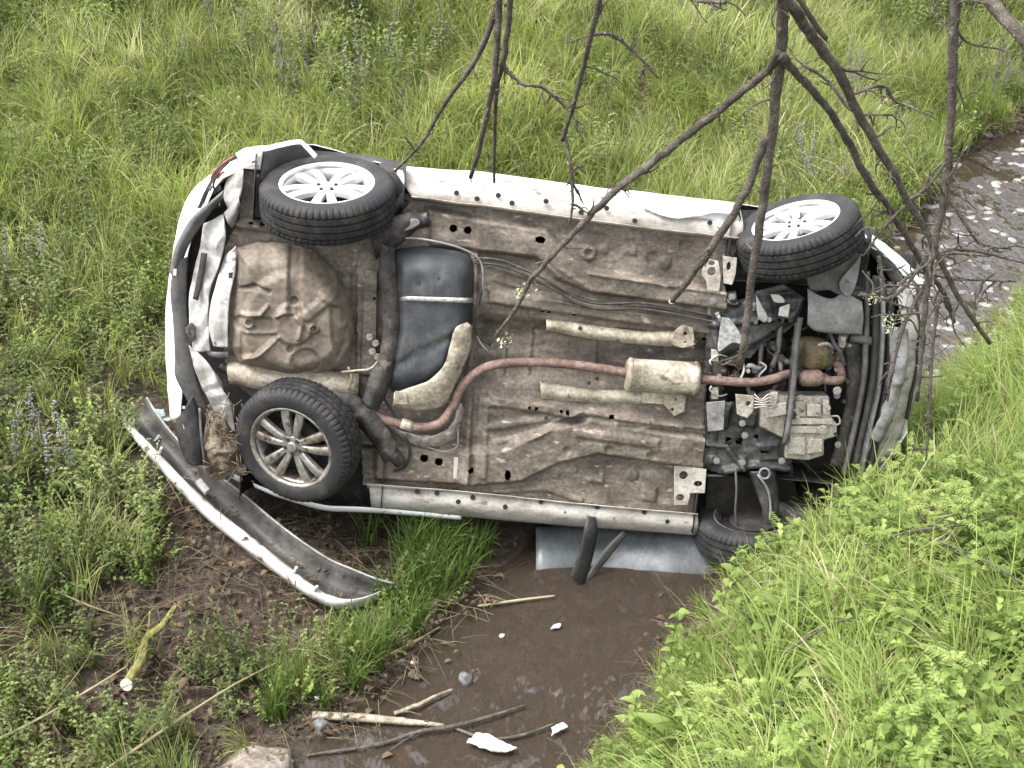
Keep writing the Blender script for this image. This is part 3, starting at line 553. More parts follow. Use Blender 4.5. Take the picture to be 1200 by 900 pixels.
bar('cable', [(500, 524, .02), (520, 529, .03), (535, 524, .03), (537, 512, .03), (536, 500, .02)], .004, 'lightgrey', k=6)

# ---- rear axle
strip('axle_beam', [(446, 285, .09), (444, 320, .08), (448, 370, .08), (446, 410, .08), (432, 445, .09), (424, 470, .1)], [(462, 290, .05), (466, 330, .05), (472, 380, .05), (468, 420, .05), (455, 455, .06), (442, 482, .07)], 'beam', 70, 14, .03, .004, .010, 51, ns=14)
strip('trailing_arm', [(388, 458, .10), (420, 466, .10), (446, 492, .09), (466, 524, .07)], [(380, 474, .06), (408, 490, .06), (430, 510, .05), (452, 542, .03)], 'beam', 50, 14, .03, .004, .016, 52, ns=14)
bar('arm_bush', [(452, 524, .06), (462, 534, .06), (470, 543, .05)], [.028, .034, .03], 'beam', k=16)
strip('trailing_arm', [(432, 276, .02), (455, 258, .06), (480, 250, .06), (500, 247, .04)], [(440, 304, .03), (464, 290, .05), (484, 272, .04), (503, 264, .02)], 'beam', 40, 10, .035, .004, .022, 53, ns=14)
bar('arm_bush', [(488, 262, .04), (495, 259, .045), (503, 256, .04)], [.018, .024, .02], 'beam', k=16)
plate('torn_bracket', [(470, 262), (486, 256), (492, 262), (478, 270), (466, 270)], .085, .006, 'lightgrey', sm=True)
bar('brake_cable', [(400, 436, .08), (420, 434, .09), (434, 432, .08), (446, 420, .06)], .006, 'shield', k=8)
bar('brake_cable', [(408, 430, .07), (412, 442, .08), (408, 456, .08)], .006, 'shield', k=8)
bar('parking_cable', [(440, 452, .02), (470, 500, .03), (480, 530, .03), (474, 548, .02), (462, 552, .02)], .006, 'black', k=8)
bar('shock_absorber', [(436, 262, .04), (470, 240, -.04), (480, 235, -.06)], [.03, .03, .02], 'black', k=14)
for x, y in ((433, 395), (440, 402), (436, 412), (442, 418)): bolt(x, y, .02, .01, 'alu', h=.02)
plate('axle_bracket', [(428, 316), (442, 318), (440, 440), (424, 438)], -.0, .01, 'floor', holes=[(439, 350, 2, 2), (436, 394, 2.5, 2)])

# ---- battered tail end
strip('quarter_panel', [(246, 204, -.22), (226, 222, -.2), (212, 250, -.2), (203, 295, -.2), (196, 340, -.22), (194, 400, -.22), (196, 450, -.22), (200, 492, -.22)], [(262, 208, -.1), (246, 235, -.08), (228, 270, -.08), (217, 310, -.08), (212, 350, -.1), (212, 400, -.1), (214, 450, -.1), (212, 488, -.12)], 'white', 60, 10, .02, .003, .010, 81)
strip('lamp_recess', [(279, 180, -.1), (262, 191, -.1), (250, 206, -.1), (240, 224, -.08), (231, 244, -.08)], [(284, 184, -.03), (276, 200, -.05), (266, 214, -.05), (258, 228, -.05), (240, 246, -.05)], 'black', 30, 6, -.03, .004, .012, 83, ns=20)
bar('wiring', [(274, 183, -.0), (262, 191, .01), (250, 203, .01), (247, 212, 0)], .004, 'redlens', k=6)
bar('wiring', [(268, 190, .0), (256, 203, .02), (250, 218, .01), (256, 226, 0)], .005, 'black', k=6)
plate('lamp_fragment', [(252, 206), (262, 200), (268, 206), (258, 216)], -.02, .012, 'redlens')
plate('lamp_fragment', [(244, 220), (256, 214), (260, 222), (248, 230)], -.02, .02, 'grey')
plate('corner_bracket', [(278, 181, -.04), (308, 176, -.04), (305, 199, .0), (281, 197, .0)], 0, .006, 'bracket', holes=[(298, 191, 3.5, 3)])
strip('corner_rim', [(276, 180, -.08), (290, 173, -.08), (310, 172, -.08), (325, 168, -.08), (350, 164, -.10), (358, 168, -.1), (372, 182, -.1)], [(279, 185, -.05), (292, 178, -.05), (311, 177, -.05), (327, 173, -.05), (350, 169, -.07), (356, 173, -.08), (368, 186, -.08)], 'white', 40, 4, .006, .003, .004, 85)
strip('torn_liner', [(312, 175, -.10), (330, 170, -.13), (352, 167, -.18), (372, 184, -.2)], [(303, 214, -.02), (310, 220, -.08), (325, 214, -.20), (345, 208, -.26)], 'grey', 30, 10, -.02, .004, .012, 86)
strip('crumpled_panel', [(270, 199, -.03), (264, 215, -.01), (262, 232, .0), (268, 248, .01)], [(286, 198, .0), (284, 215, .02), (281, 232, .02), (272, 248, .02)], 'crumple', 40, 12, .008, .003, .010, 87, fold=.014)
strip('bumper_beam', [(263, 222, .05), (245, 238, .06), (224, 256, .06), (208, 284, .05), (199, 318, .03)], [(262, 231, .01), (248, 249, .01), (232, 268, .02), (219, 292, .01), (208, 326, .0)], 'grey', 40, 8, .025, .004, .008, 88)
strip('trim_band', [(204, 306, .03), (200, 340, .03), (203, 380, .03), (205, 420, .03), (206, 442, .03), (222, 474, .02)], [(220, 300, .0), (219, 335, .0), (221, 370, .01), (226, 410, .02), (232, 445, .02), (244, 480, .0)], 'grey', 50, 8, .015, .004, .008, 89)
plate('sticker', [(203, 315), (207, 315), (206.5, 323), (202.5, 323)], .05, .001, 'whiteplastic', bevel=0)
strip('crumpled_panel', [(238, 262, .0), (234, 290, .01), (226, 320, .01), (221, 350, .02), (222, 385, .02), (226, 412, .02)], [(262, 250, .02), (264, 280, .05), (257, 312, .05), (247, 340, .05), (244, 372, .05), (247, 412, .04)], 'crumple', 70, 18, .008, .003, .012, 90, ns=11, fold=.020)
strip('panel_slot', [(236, 296, .045), (232, 320, .05), (226, 350, .05)], [(243, 297, .055), (239, 322, .06), (232, 352, .058)], 'void', 16, 3, .0, .004)
strip('rear_valance', [(264, 300, .03), (254, 330, .05), (246, 360, .06), (245, 385, .06), (250, 406, .05)], [(277, 288, .05), (275, 322, .07), (269, 350, .08), (267, 380, .08), (267, 408, .06)], 'crumple', 60, 16, .008, .003, .010, 91, ns=9, fold=.014)
strip('fold', [(262, 250, .05), (275, 236, .06), (280, 230, .06)], [(272, 268, .04), (277, 260, .05), (282, 240, .05)], 'lightgrey', 16, 6, .03, .003, .01, 97)
plate('dark_clip', [(268, 320), (273, 319), (272, 326), (268, 326)], .095, .004, 'void', bevel=0)
strip('towing_panel', [(240, 408, .02), (250, 412, .03), (268, 412, .03)], [(246, 418, .0), (256, 420, .01), (268, 420, .01)], 'lightgrey', 20, 5, .01, .003, .008, 93)
plate('tow_eye', [(216, 385), (224, 378), (229, 384), (229, 398), (222, 402)], .05, .015, 'beam', holes=[(224, 389, 2.5, 5)])
strip('torn_corner', [(222, 404, .05), (227, 428, .05), (238, 455, .04), (250, 480, .02), (262, 506, .0)], [(232, 414, .06), (246, 428, .07), (258, 450, .06), (270, 472, .05), (276, 505, .02)], 'crumple', 50, 14, .008, .003, .010, 94, ns=10, fold=.016)
strip('tail_lamp', [(213, 486, .02), (206, 500, .02), (210, 520, .03), (218, 540, .03)], [(226, 462, .03), (234, 486, .04), (238, 515, .05), (238, 545, .04)], 'black', 30, 8, .035, .005, .010, 95, ns=18)
for q in ([(214, 476), (217, 476), (217, 479), (213, 479)], [(214, 497), (217, 497), (219, 506), (216, 505)]): plate('lamp_reflector', q, .06, .003, 'whiteplastic', bevel=0)
bar('wiring', [(238, 425, .03), (250, 436, .06), (258, 448, .05), (262, 462, .03)], .006, 'lightgrey', k=8)
bar('lamp_stay', [(234, 478, .05), (236, 510, .06), (240, 545, .05)], .007, 'grey', k=8)
# mud and straw packed into the broken corner
mv = []; k = 26
poly = [(242, 478), (262, 470), (276, 486), (282, 520), (290, 548), (270, 562), (246, 560), (238, 530)]
mo = dome('caked_mud', poly, .0, .05, 'mud', 16, 80, .9, .10, 99); mo['kind'] = 'stuff'
sb = MB(); 
for _ in range(90):
    x, y = random.uniform(244, 286), random.uniform(472, 558); a = random.uniform(0, 6.28); l_ = random.uniform(5, 16); w_ = random.uniform(.03, .11)
    sb.tube(pxl([(x, y, w_), (x + l_ * math.cos(a) * .6, y + l_ * math.sin(a) * .5, w_ + .02), (x + l_ * math.cos(a), y + l_ * math.sin(a), w_ + random.uniform(-.02, .02))]), .0022, 4, 0, 5)
so = sb.build('caked_straw', 'oldstraw', car, True); so['kind'] = 'stuff'

# ---- front end: subframe, gearbox, radiator support, torn bumper
sub = pressed('subframe', [(828, 352), (846, 345), (868, 352), (888, 340), (918, 332), (944, 348), (934, 380), (918, 392), (895, 402), (880, 420), (838, 424), (826, 440), (828, 470), (905, 470), (925, 490), (925, 552), (880, 548), (848, 556), (822, 550)], .02,
      [('band', [(828, 352), (944, 345), (930, 375), (880, 405), (836, 418)], .03, 5), ('disc', 858, 348, 9, .03, 3), ('disc', 858, 348, 4, -.03, 2), ('disc', 883, 356, 5, .02, 2), ('band', [(900, 345), (935, 340), (932, 362), (905, 366)], -.02, 3), ('band', [(826, 478), (856, 474), (852, 500), (830, 505)], .03, 3), ('band', [(864, 478), (886, 480), (884, 500), (866, 498)], .035, 3), ('bead', [(828, 520), (850, 522), (870, 548)], 3, .025, 2), ('bead', [(850, 552), (885, 545), (922, 548)], 4, .03, 3), ('disc', 836, 538, 6, .02, 2), ('disc', 870, 540, 5, .02, 2), ('band', [(886, 520), (912, 518), (914, 538), (888, 540)], .015, 2), ('bead', [(828, 380), (905, 372)], 3, .015, 2)],
      'subframe', .006, [(886, 376, 3.5, 3.5), (904, 388, 2.5, 2.5), (854, 516, 4, 4), (866, 517, 4, 4), (886, 511, 2.5, 2.5), (937, 338, 3, 3), (912, 374, 2, 2), (920, 374, 3, 2.5), (892, 528, 2, 2), (897, 528, 2, 2)], .02, 101)
plate('torn_bracket', [(846, 372), (856, 374), (868, 392), (872, 404), (858, 402), (842, 412), (843, 390)], .075, .006, 'bright', sm=True)
plate('torn_bracket', [(886, 345), (895, 362), (900, 372), (896, 378), (888, 370)], .08, .005, 'lightgrey', sm=True)
plate('torn_bracket', [(903, 345), (914, 346), (920, 354), (908, 354)], .08, .005, 'bracket', sm=True)
plate('torn_bracket', [(914, 360), (926, 356), (924, 372), (912, 370)], .07, .006, 'bracket')
plate('gear_linkage', [(828, 472), (850, 470), (848, 504), (830, 506)], .075, .012, 'lightgrey', holes=[(836, 486, 3, 3)])
plate('gear_linkage', [(862, 462), (884, 464), (883, 482), (876, 490), (864, 486)], .08, .012, 'alu', holes=[(877, 473, 3, 3)])
for x, y, w in ((836, 352, .07), (858, 348, .07), (884, 360, .06), (836, 486, .09), (870, 496, .07), (873, 510, .06), (840, 540, .06), (870, 542, .06), (916, 540, .06), (898, 470, .08)): bolt(x, y, w, .010, 'lightgrey', h=.014)
bar('steering_rack', [(842, 392, .02), (842, 430, .0), (838, 470, .0), (834, 540, .0)], .03, 'beam', k=14)
for pts, r, mm in (([(893, 402, .02), (890, 430, .03), (884, 452, .02)], .012, 'beam'), ([(935, 378, .06), (930, 420, .07), (926, 470, .06), (920, 515, .05)], .015, 'beam'), ([(946, 300, 0), (955, 340, 0), (948, 380, 0)], .012, 'black'), ([(868, 418, .04), (872, 432, .05), (868, 444, .06)], .006, 'shield'), ([(890, 424, .04), (898, 430, .06), (890, 440, .06), (890, 450, .05)], .005, 'lightgrey'), ([(914, 382, .03), (912, 410, .03), (905, 430, .02)], .014, 'grey'), ([(1006, 350, .02), (990, 400, .02), (978, 430, .0)], .010, 'grey')):
    bar('rod', pts, r, mm, k=10)
bar('cross_brace', [(938, 372, .08), (934, 400, .10), (930, 450, .10), (924, 500, .09), (919, 520, .07)], .014, 'grey', k=10, n=30)
for i in range(5): bar('harness_wire', [(884, 462 + i * 4, .09), (892 + i, 468 + i * 2, .11), (902, 462 + i * 4, .10), (910, 474, .08)], .003, 'bracket', k=6)
# gearbox: a ribbed casting built up of stepped blocks, flanges and bolt bosses
gb = plate('gearbox', [(926, 464), (972, 464), (974, 488), (982, 498), (980, 512), (966, 516), (966, 534), (948, 540), (920, 538), (922, 516), (906, 508), (890, 500), (892, 470), (906, 462)], .045, .10, 'alu', bevel=.01)
for q, w in (([(932, 470), (944, 470), (944, 488), (932, 488)], .062), ([(946, 474), (962, 474), (962, 488), (946, 488)], .07), ([(926, 490), (976, 491), (978, 497), (926, 497)], .068), ([(926, 499), (970, 500), (970, 508), (926, 507)], .063), ([(926, 512), (944, 513), (944, 534), (922, 532)], .06), ([(948, 514), (964, 515), (964, 530), (947, 532)], .058), ([(896, 474), (922, 472), (922, 486), (898, 490)], .075), ([(904, 460), (912, 460), (910, 474), (902, 474)], .085), ([(964, 468), (971, 468), (971, 486), (965, 486)], .066)): plate('casting_rib', q, w, .03, 'alu', gb, .004)
for x, y in ((933, 482), (934, 488), (958, 468), (964, 503), (938, 466), (901, 484), (907, 478), (970, 478)): bolt(x, y, .065, .009, 'alu', gb, 'boss', .012)
plug_ = MB().cyl((0, 0), .022, -.01, .012, 20).cyl((0, 0), .012, .012, .02, 6).build('drain_plug_or_hole', 'alu', gb); plug_.location = L(964, 503, .066)
bar('lifting_eye', [(972, 488, .04), (982, 488, .05), (984, 496, .05), (976, 499, .04)], .005, 'lightgrey', gb, k=8)
strip('oil_pan', [(926, 398, -.02), (946, 394, .02), (966, 398, .02), (976, 412, .0)], [(938, 430, .0), (950, 434, .04), (966, 432, .04), (978, 428, .0)], 'oil', 20, 8, .03, .004, .006, 111)
bar('heat_pipe', [(976, 424, .0), (984, 430, .02), (986, 440, .04)], .02, 'rust', k=12)
strip('splash_plate', [(946, 338, .05), (960, 346, .07), (975, 350, .07), (990, 344, .06), (1010, 354, .05)], [(946, 380, .06), (956, 388, .07), (974, 390, .07), (992, 391, .07), (1010, 392, .05)], 'lightgrey', 40, 12, .015, .004, .008, 112)
hole_disc(965, 356, .075, .006); hole_disc(992, 358, .07, .006)
strip('liner_flap', [(944, 316, .06), (972, 308, .06), (1000, 296, .06), (1008, 300, .05)], [(950, 342, .03), (972, 340, .05), (990, 346, .06), (1000, 322, .05)], 'grey', 30, 10, -.02, .004, .01, 113)
plate('torn_liner', [(990, 322), (1004, 306), (1009, 300), (1004, 330), (996, 347), (986, 342), (984, 330)], .075, .004, 'lightgrey', sm=True)
for i, (x0, x1, c, w) in enumerate(((1006, 1013, 'grey', .02), (1016, 1024, 'black', .06), (1025, 1031, 'lightgrey', .03), (1033, 1042, 'black', .02))):
    strip('radiator_support', [(x0 + 6, 318 + i * 4, w), (x0 + 6, 390, w), (x0 + 2, 450, w), (x0 - 12, 520, w), (x0 - 20, 556, w)], [(x1 + 6, 318 + i * 4, w), (x1 + 6, 390, w), (x1 + 2, 450, w), (x1 - 12, 520, w), (x1 - 20, 556, w)], c, 40, 5, .015, .005, .007, 120 + i)
bar('cross_member', [(996, 342, .0), (1020, 344, .0), (1045, 352, .0)], .03, 'grey', k=12)
bar('cross_member', [(996, 396, .0), (1012, 398, .02), (1030, 402, .0)], .022, 'grey', k=12)
for y in (360, 368, 378): bar('cooler_pipe', [(1008, y, -.03), (1030, y + 1, -.03)], .008, 'beam', k=8)
strip('radiator', [(988, 400, -.02), (992, 450, -.02), (985, 500, -.02), (972, 545, -.03)], [(1010, 400, -.02), (1012, 450, -.02), (1002, 500, -.02), (988, 548, -.03)], 'beam', 30, 6, .01, .01, .008, 131)
strip('front_bumper', [(1052, 330, .02), (1056, 370, .05), (1052, 420, .05), (1040, 470, .04), (1020, 520, .02), (1005, 545, .0)], [(1082, 345, -.10), (1086, 380, -.08), (1082, 430, -.08), (1070, 480, -.08), (1046, 530, -.10), (1020, 565, -.1)], 'whitedirt', 60, 12, .03, .004, .020, 132, ns=8)
strip('bumper_skin', [(1040, 380, .05), (1044, 430, .06), (1034, 480, .06), (1018, 515, .05)], [(1064, 385, .06), (1062, 430, .06), (1050, 480, .05), (1032, 520, .04)], 'lightgrey', 40, 8, .02, .003, .025, 133, ns=14)
strip('bumper_edge', [(1068, 345, -.02), (1074, 390, .0), (1072, 430, .0), (1060, 490, -.02)], [(1074, 345, .0), (1080, 390, .02), (1077, 430, .02), (1064, 492, 0)], 'black', 40, 4, .01, .004, .006, 134)
strip('front_wing', [(1006, 268, -.10), (1026, 278, -.10), (1048, 296, -.10), (1066, 318, -.10), (1076, 340, -.10)], [(1010, 276, -.02), (1028, 291, -.01), (1046, 308, -.0), (1062, 328, -.0), (1070, 346, -.0)], 'white', 40, 8, .02, .003, .010, 135)
strip('wing_liner', [(1010, 278, -.01), (1028, 292, -.0), (1047, 308, .0), (1068, 342, .0)], [(1012, 290, -.06), (1026, 304, -.05), (1040, 322, -.05), (1056, 350, -.05)], 'grey', 40, 6, .01, .004, .016, 136, ns=16)
plate('torn_bracket', [(1048, 336), (1060, 344), (1063, 352), (1056, 366), (1052, 350)], .04, .004, 'whiteplastic', sm=True)
bar('headlamp_stay', [(1010, 330, -.05), (1030, 336, -.04), (1050, 352, -.02)], .02, 'beam', k=10)
# the clutter of an engine bay: unions, pipes, brackets, castings
cr_ = random.Random(5)
ENG = [(834, 345), (1000, 350), (1008, 420), (985, 540), (840, 545)]
for i in range(150):
    while True:
        x, y = cr_.uniform(832, 1010), cr_.uniform(340, 548)
        if poly_sd(np.array([x]), np.array([y]), ENG)[0] > 0: break
    w_ = cr_.uniform(-.11, .045); kd = cr_.random(); mt = cr_.choice(['beam', 'subframe', 'grey', 'alu', 'black', 'lightgrey', 'rail', 'rust' if kd < .1 else 'beam'])
    if kd < .4:
        a = cr_.uniform(0, 3.14); l_ = cr_.uniform(5, 22); dx, dy = l_ * math.cos(a), l_ * math.sin(a); bar('pipe', [(x - dx, y - dy, w_ - .03), (x - dx * .3, y - dy * .4 + 3, w_), (x + dx * .5, y + dy * .4 - 3, w_ + .01), (x + dx, y + dy, w_ - .03)], cr_.uniform(.004, .013), mt, k=8, n=14)
    elif kd < .7:
        c = L(x, y, w_); a, b, h = cr_.uniform(.012, .04), cr_.uniform(.012, .035), cr_.uniform(.015, .05); o = MB().box((-a, -b, -h), (a, b, h * .4), taper=.004).box((-a * .5, -b * .6, h * .4), (a * .6, b * .5, h * .8), taper=.003).cyl((a * .4, 0), .008, h * .4, h, 10).build('casting', mt, car); o.location = c; o.rotation_euler = (cr_.uniform(-.3, .3), cr_.uniform(-.3, .3), cr_.uniform(0, 3)); bev(o, .004)
    else: bolt(x, y, w_ + .03, cr_.uniform(.006, .013), mt, h=.016)
# lower front corner
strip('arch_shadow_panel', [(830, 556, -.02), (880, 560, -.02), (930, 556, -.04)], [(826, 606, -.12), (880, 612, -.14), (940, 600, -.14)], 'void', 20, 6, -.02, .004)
strip('control_arm', [(876, 552, .03), (886, 575, .04), (894, 602, .05), (892, 622, .05)], [(908, 550, .03), (912, 575, .03), (912, 600, .04), (908, 622, .04)], 'subframe', 30, 8, .02, .006, .006, 141)
bar('strut_rod', [(888, 556, .06), (900, 575, .07), (903, 600, .07), (896, 622, .05)], .006, 'lightgrey', k=8)
bar('brake_hose', [(862, 548, .05), (863, 575, .07), (862, 605, .06), (868, 622, .04)], .006, 'grey', k=8)
for x, y in ((896, 556), (907, 572), (905, 590)): hole_disc(x, y, .06, .008)
ringp = [L(896 + 6 * math.cos(a), 555 + 6 * math.sin(a), .06) for a in np.linspace(0, 2 * math.pi, 17)]
tube('bush_ring', ringp, .006, 'lightgrey', car, n=32, k=8)
# black trim strips torn off the lower door, hanging into the stream
strip('hanging_trim', [(688, 604, .08), (684, 622, .11), (678, 650, .11), (668, 676, .10)], [(698, 606, .06), (700, 625, .09), (694, 655, .08), (684, 688, .07)], 'black', 24, 5, .006, .006, .004, 151)
strip('hanging_trim', [(730, 622, -.02), (712, 640, -.0), (695, 664, .03), (680, 688, .05)], [(734, 626, -.04), (720, 645, -.02), (702, 668, .01), (685, 690, .03)], 'grey', 24, 4, .003, .005, .003, 152)

# ---- wheels
def wheel(center, axis_, R, alloy, spin=0., label=None):
    root = bpy.data.objects.new('wheel', None); COL.objects.link(root); root.parent = car; root.empty_display_size = .05
    if label: root['label'] = label
    Wd = .19; K = 252; tread = []
    prof = [(.215, -.088), (.235, -.093), (.262, -.096), (.285, -.092), (.300, -.082)]
    for g0 in (-.052, -.018, .018, .052): prof += [(.3135 if abs(g0) < .03 else .312, g0 - .006), (.300, g0 - .0045), (.300, g0 + .0045), (.3135 if abs(g0) < .03 else .312, g0 + .006)]
    prof.insert(5, (.310, -.070)); prof += [(.310, .070), (.300, .082), (.285, .092), (.262, .096), (.235, .093), (.223, .090), (.215, .082)]
    V = []; s = R / .314
    for (r_, z_) in prof:
        for j in range(K):
            rr = r_
            if abs(z_) > .05 and r_ > .295: rr -= .007 * (1 if j % 4 == 0 else 0)
            elif r_ > .31: rr -= .006 * (1 if (j + int((z_ + .1) * 60)) % 6 == 0 else 0)
            if abs(r_ - .262) < .002: z2 = z_ + math.copysign(.0012 * (1 if 20 < j % 60 < 45 and j % 2 else 0), z_)
            else: z2 = z_
            a = 2 * math.pi * j / K; V.append((rr * s * math.cos(a), rr * s * math.sin(a), z2))
    ty = obj('tyre', V, grid_faces(len(prof), K, True), 'tyre', root); auto(ty, 32)
    # rim barrel
    pr = [(.205, -.085), (.218, -.086), (.216, -.074), (.196, -.05), (.190, .03), (.198, .062), (.212, .072), (.222, .080), (.222, .086), (.214, .0885), (.205, .082), (.200, .066)]
    V = [(r_ * s * math.cos(2 * math.pi * j / 72), r_ * s * math.sin(2 * math.pi * j / 72), z_) for r_, z_ in pr for j in range(72)]
    rim = obj('rim', V, grid_faces(len(pr), 72, True), alloy, root); solid(rim, .002)
    # brake drum and wide disc, near-black for the shade behind the spokes
    MB().cyl((0, 0), .13 * s, -.06, .018, 36, r1=.125 * s).cyl((0, 0), .184 * s, -.03, -.024, 36).build('brake_drum', 'void', root, False)
    for p_ in range(5):
        sp = MB()
        for q in (-1, 1):
            rows = []
            for t in np.linspace(0, 1, 9):
                r_ = (.045 + t * .163) * s; wd = (.0155 + .0085 * t) * s; ang = 2 * math.pi * p_ / 5 + spin + q * (.295 - .06 * t) * (1 if t > 0 else 1) * (.9 if t > .3 else .9 + .2 * (.3 - t))
                zt = .066 + .012 * math.sin(t * math.pi * .9) - .004 * t; er = np.array([math.cos(ang), math.sin(ang)]); et = np.array([-er[1], er[0]])
                for (dx, z_) in ((-wd, zt - .030), (-wd, zt - .006), (-wd * .6, zt), (wd * .6, zt), (wd, zt - .006), (wd, zt - .030)): rows.append((*(er * r_ + et * dx), z_))
            sp.add(rows, grid_faces(9, 6, True) + [tuple(range(6)), tuple(range(48, 54))[::-1]])
        auto(sp.build('spoke', alloy, root), 40)
    hub = MB().cyl((0, 0), .062 * s, .03, .068, 30, r1=.055 * s).cyl((0, 0), .028 * s, .068, .080, 24, r1=.024 * s).build('hub', alloy, root); auto(hub, 30); bev(hub, .003)
    for p_ in range(5):
        a = 2 * math.pi * (p_ + .5) / 5 + spin; b_ = MB().cyl((0, 0), .010, 0, .004, 14).cyl((0, 0), .0065, .004, .010, 6).build('wheel_nut', 'beam', root); b_.location = (.042 * s * math.cos(a), .042 * s * math.sin(a), .066)
    Ac = np.array(axis_, float); Ac /= np.linalg.norm(Ac); Aw = RT * Ac[0] + UP * Ac[1] - FWD * Ac[2]
    Al = Vector((Aw @ EU, Aw @ EV, Aw @ N)); root.location = Vector(center) - Al * .09
    root.rotation_mode = 'QUATERNION'; root.rotation_quaternion = Al.to_track_quat('Z', 'Y')
    return root
# centre of the visible face (photo point, standing off the floor) and the way the hub points, seen from the camera: right, up, towards
wheel(L(383, 213, .06), (.02, .835, .55), .313, 'alloy', .25, 'rear wheel with bright alloy rim, on the raised side')
wheel(L(932, 257, .08), (-.30, .845, .44), .300, 'alloy', .9, 'front wheel with bright alloy rim, on the raised side')
wheel(L(340, 526, .20), (-.33, -.42, .84), .302, 'alloydirt', .1, 'muddy rear wheel twisted out of the lower side')
wheel(L(884, 640, -.02), (.06, -.93, -.36), .300, 'alloydirt', .4, 'front wheel sunk in the stream')

# ================================================================== THINGS AROUND THE CAR
def gpoly(pts, h, n): return cr(np.array([GT(x, y, hh) for (x, y), hh in zip(pts, h if not np.isscalar(h) else [h] * len(pts))]), n)
E0 = [(172, 466), (186, 488), (208, 515), (240, 545), (280, 575), (315, 605), (350, 632), (385, 655), (415, 668), (440, 678), (462, 684)]
E1 = [(138, 478), (160, 504), (184, 529), (213, 560), (250, 594), (294, 629), (342, 667), (372, 690), (402, 702), (432, 698), (464, 685)]
E2 = [(133, 481), (152, 508), (175, 536), (203, 568), (240, 606), (286, 643), (334, 680), (366, 702), (400, 714), (434, 706), (466, 687)]
NB = 70
e0, e1, e2 = gpoly(E0, .17, NB), gpoly(E1, .13, NB), gpoly(E2, .07, NB); V = []
for i in range(NB):
    for t in np.linspace(0, 1, 9):
        p = e0[i] * (1 - t) + e1[i] * t; p = p + np.array([0, .03, -.075]) * math.sin(math.pi * t) ** .8; V.append(p + .006 * (rng.random(3) - .5))
bump = empty('detached_bumper', GT(300, 640), 'torn-off rear bumper with dark inside and white edge, lying on bare soil', 'bumper')
def wobj(name, V, Fc, mat, root, th=0, **kw):
    Vl = np.asarray(V) - np.array(root.location); o = obj(name, Vl, Fc, mat, root, **kw)
    if th: solid(o, th)
    return o
wobj('inner_shell', V, grid_faces(NB, 9), 'bumperdark', bump, .004)
V = []
for i in range(NB):
    chip = .006 * (rng.random() - .5)
    for t in np.linspace(0, 1, 6):
        p = e1[i] * (1 - t) + e2[i] * t + np.array([-.012, -.02, .016]) * math.sin(math.pi * t); V.append(p + (np.array([chip, -chip, chip]) if t == 0 else 0))
    V.append(e2[i] + [.02, .05, -.04])
wobj('outer_skin', V, grid_faces(NB, 7), 'whiteplastic', bump, .003)
rim = gpoly([(x - 1, y + 1) for x, y in E0], .175, NB)
wobj('edge_lip', *tube_geo(e0, .006, 8), 'lightgrey', bump)
for x, y in ((172, 525), (188, 528), (346, 668), (370, 690), (155, 498)):
    c = GT(x, y, .14); o = MB().box((-.012, -.008, -.03), (.012, .008, .02), taper=.002).build('clip_tab', 'whiteplastic', bump); o.location = Vector(c) - bump.location; o.rotation_euler = (.4, 0, random.uniform(0, 3)); bev(o, .003)
o = MB().box((-.05, -.022, -.01), (.05, .022, .012), taper=.006).build('mounting_pad', 'lightgrey', bump); o.location = Vector(GT(238, 570, .15)) - bump.location; o.rotation_euler = (.3, .25, -.85); bev(o, .005)

def rock(name, x, y, r, mat, label, flat=.65, seed=0, sink=.3, group=None, p=None, cat='stone'):
    bm = bmesh.new(); bmesh.ops.create_icosphere(bm, subdivisions=3, radius=1); q = np.array([v.co[:] for v in bm.verts]); rr = np.random.default_rng(seed)
    for _ in range(9):
        d = rr.normal(size=3); d /= np.linalg.norm(d); c = rr.uniform(.55, .9); k = np.maximum(0, q @ d - c); q -= np.outer(k * .85, d)
    q *= np.array([1, rr.uniform(.65, .95), flat]) * r; q += .06 * r * rr.normal(size=q.shape) * .4; Fc = [tuple(v.index for v in f.verts) for f in bm.faces]; bm.free()
    o = obj(name, q, Fc, mat, None, True, label, cat, group); g_ = GT(x, y) if p is None else p; o.location = g_ + np.array([0, 0, r * flat * (1 - 2 * sink)]); o.rotation_euler = (0, 0, rr.uniform(0, 6)); return o
rock('rock', 298, 915, .19, 'stone', 'large pale pinkish rock half buried in weeds at the water edge', .45, 13, .35)
rock('rock', 376, 856, .045, 'darkstone', 'small blue-grey stone beside the pale stick in the stream', .9, 5)
rock('rock', 545, 800, .035, 'darkstone', 'pointed grey stone breaking the water in midstream', 1.3, 6, .25)
rock('rock', 1098, 446, .07, 'lightgrey' if False else 'stone', 'pale stone in the grass beside the front of the car', .7, 8)
for i, (x, y, r) in enumerate(((620, 790, .07), (585, 818, .06), (500, 770, .06), (690, 735, .06), (640, 700, .05), (470, 880, .06), (560, 740, .05), (660, 770, .05), (520, 720, .05), (430, 800, .06), (600, 680, .05), (720, 690, .06))):
    rock('streambed_stone', x, y, r, 'brownstone', 'brown stone lying under the shallow stream water', .55, 20 + i, group='stones on the streambed', p=np.array([*GT(x, y)[:2], WATER - .055 - r * .1]))
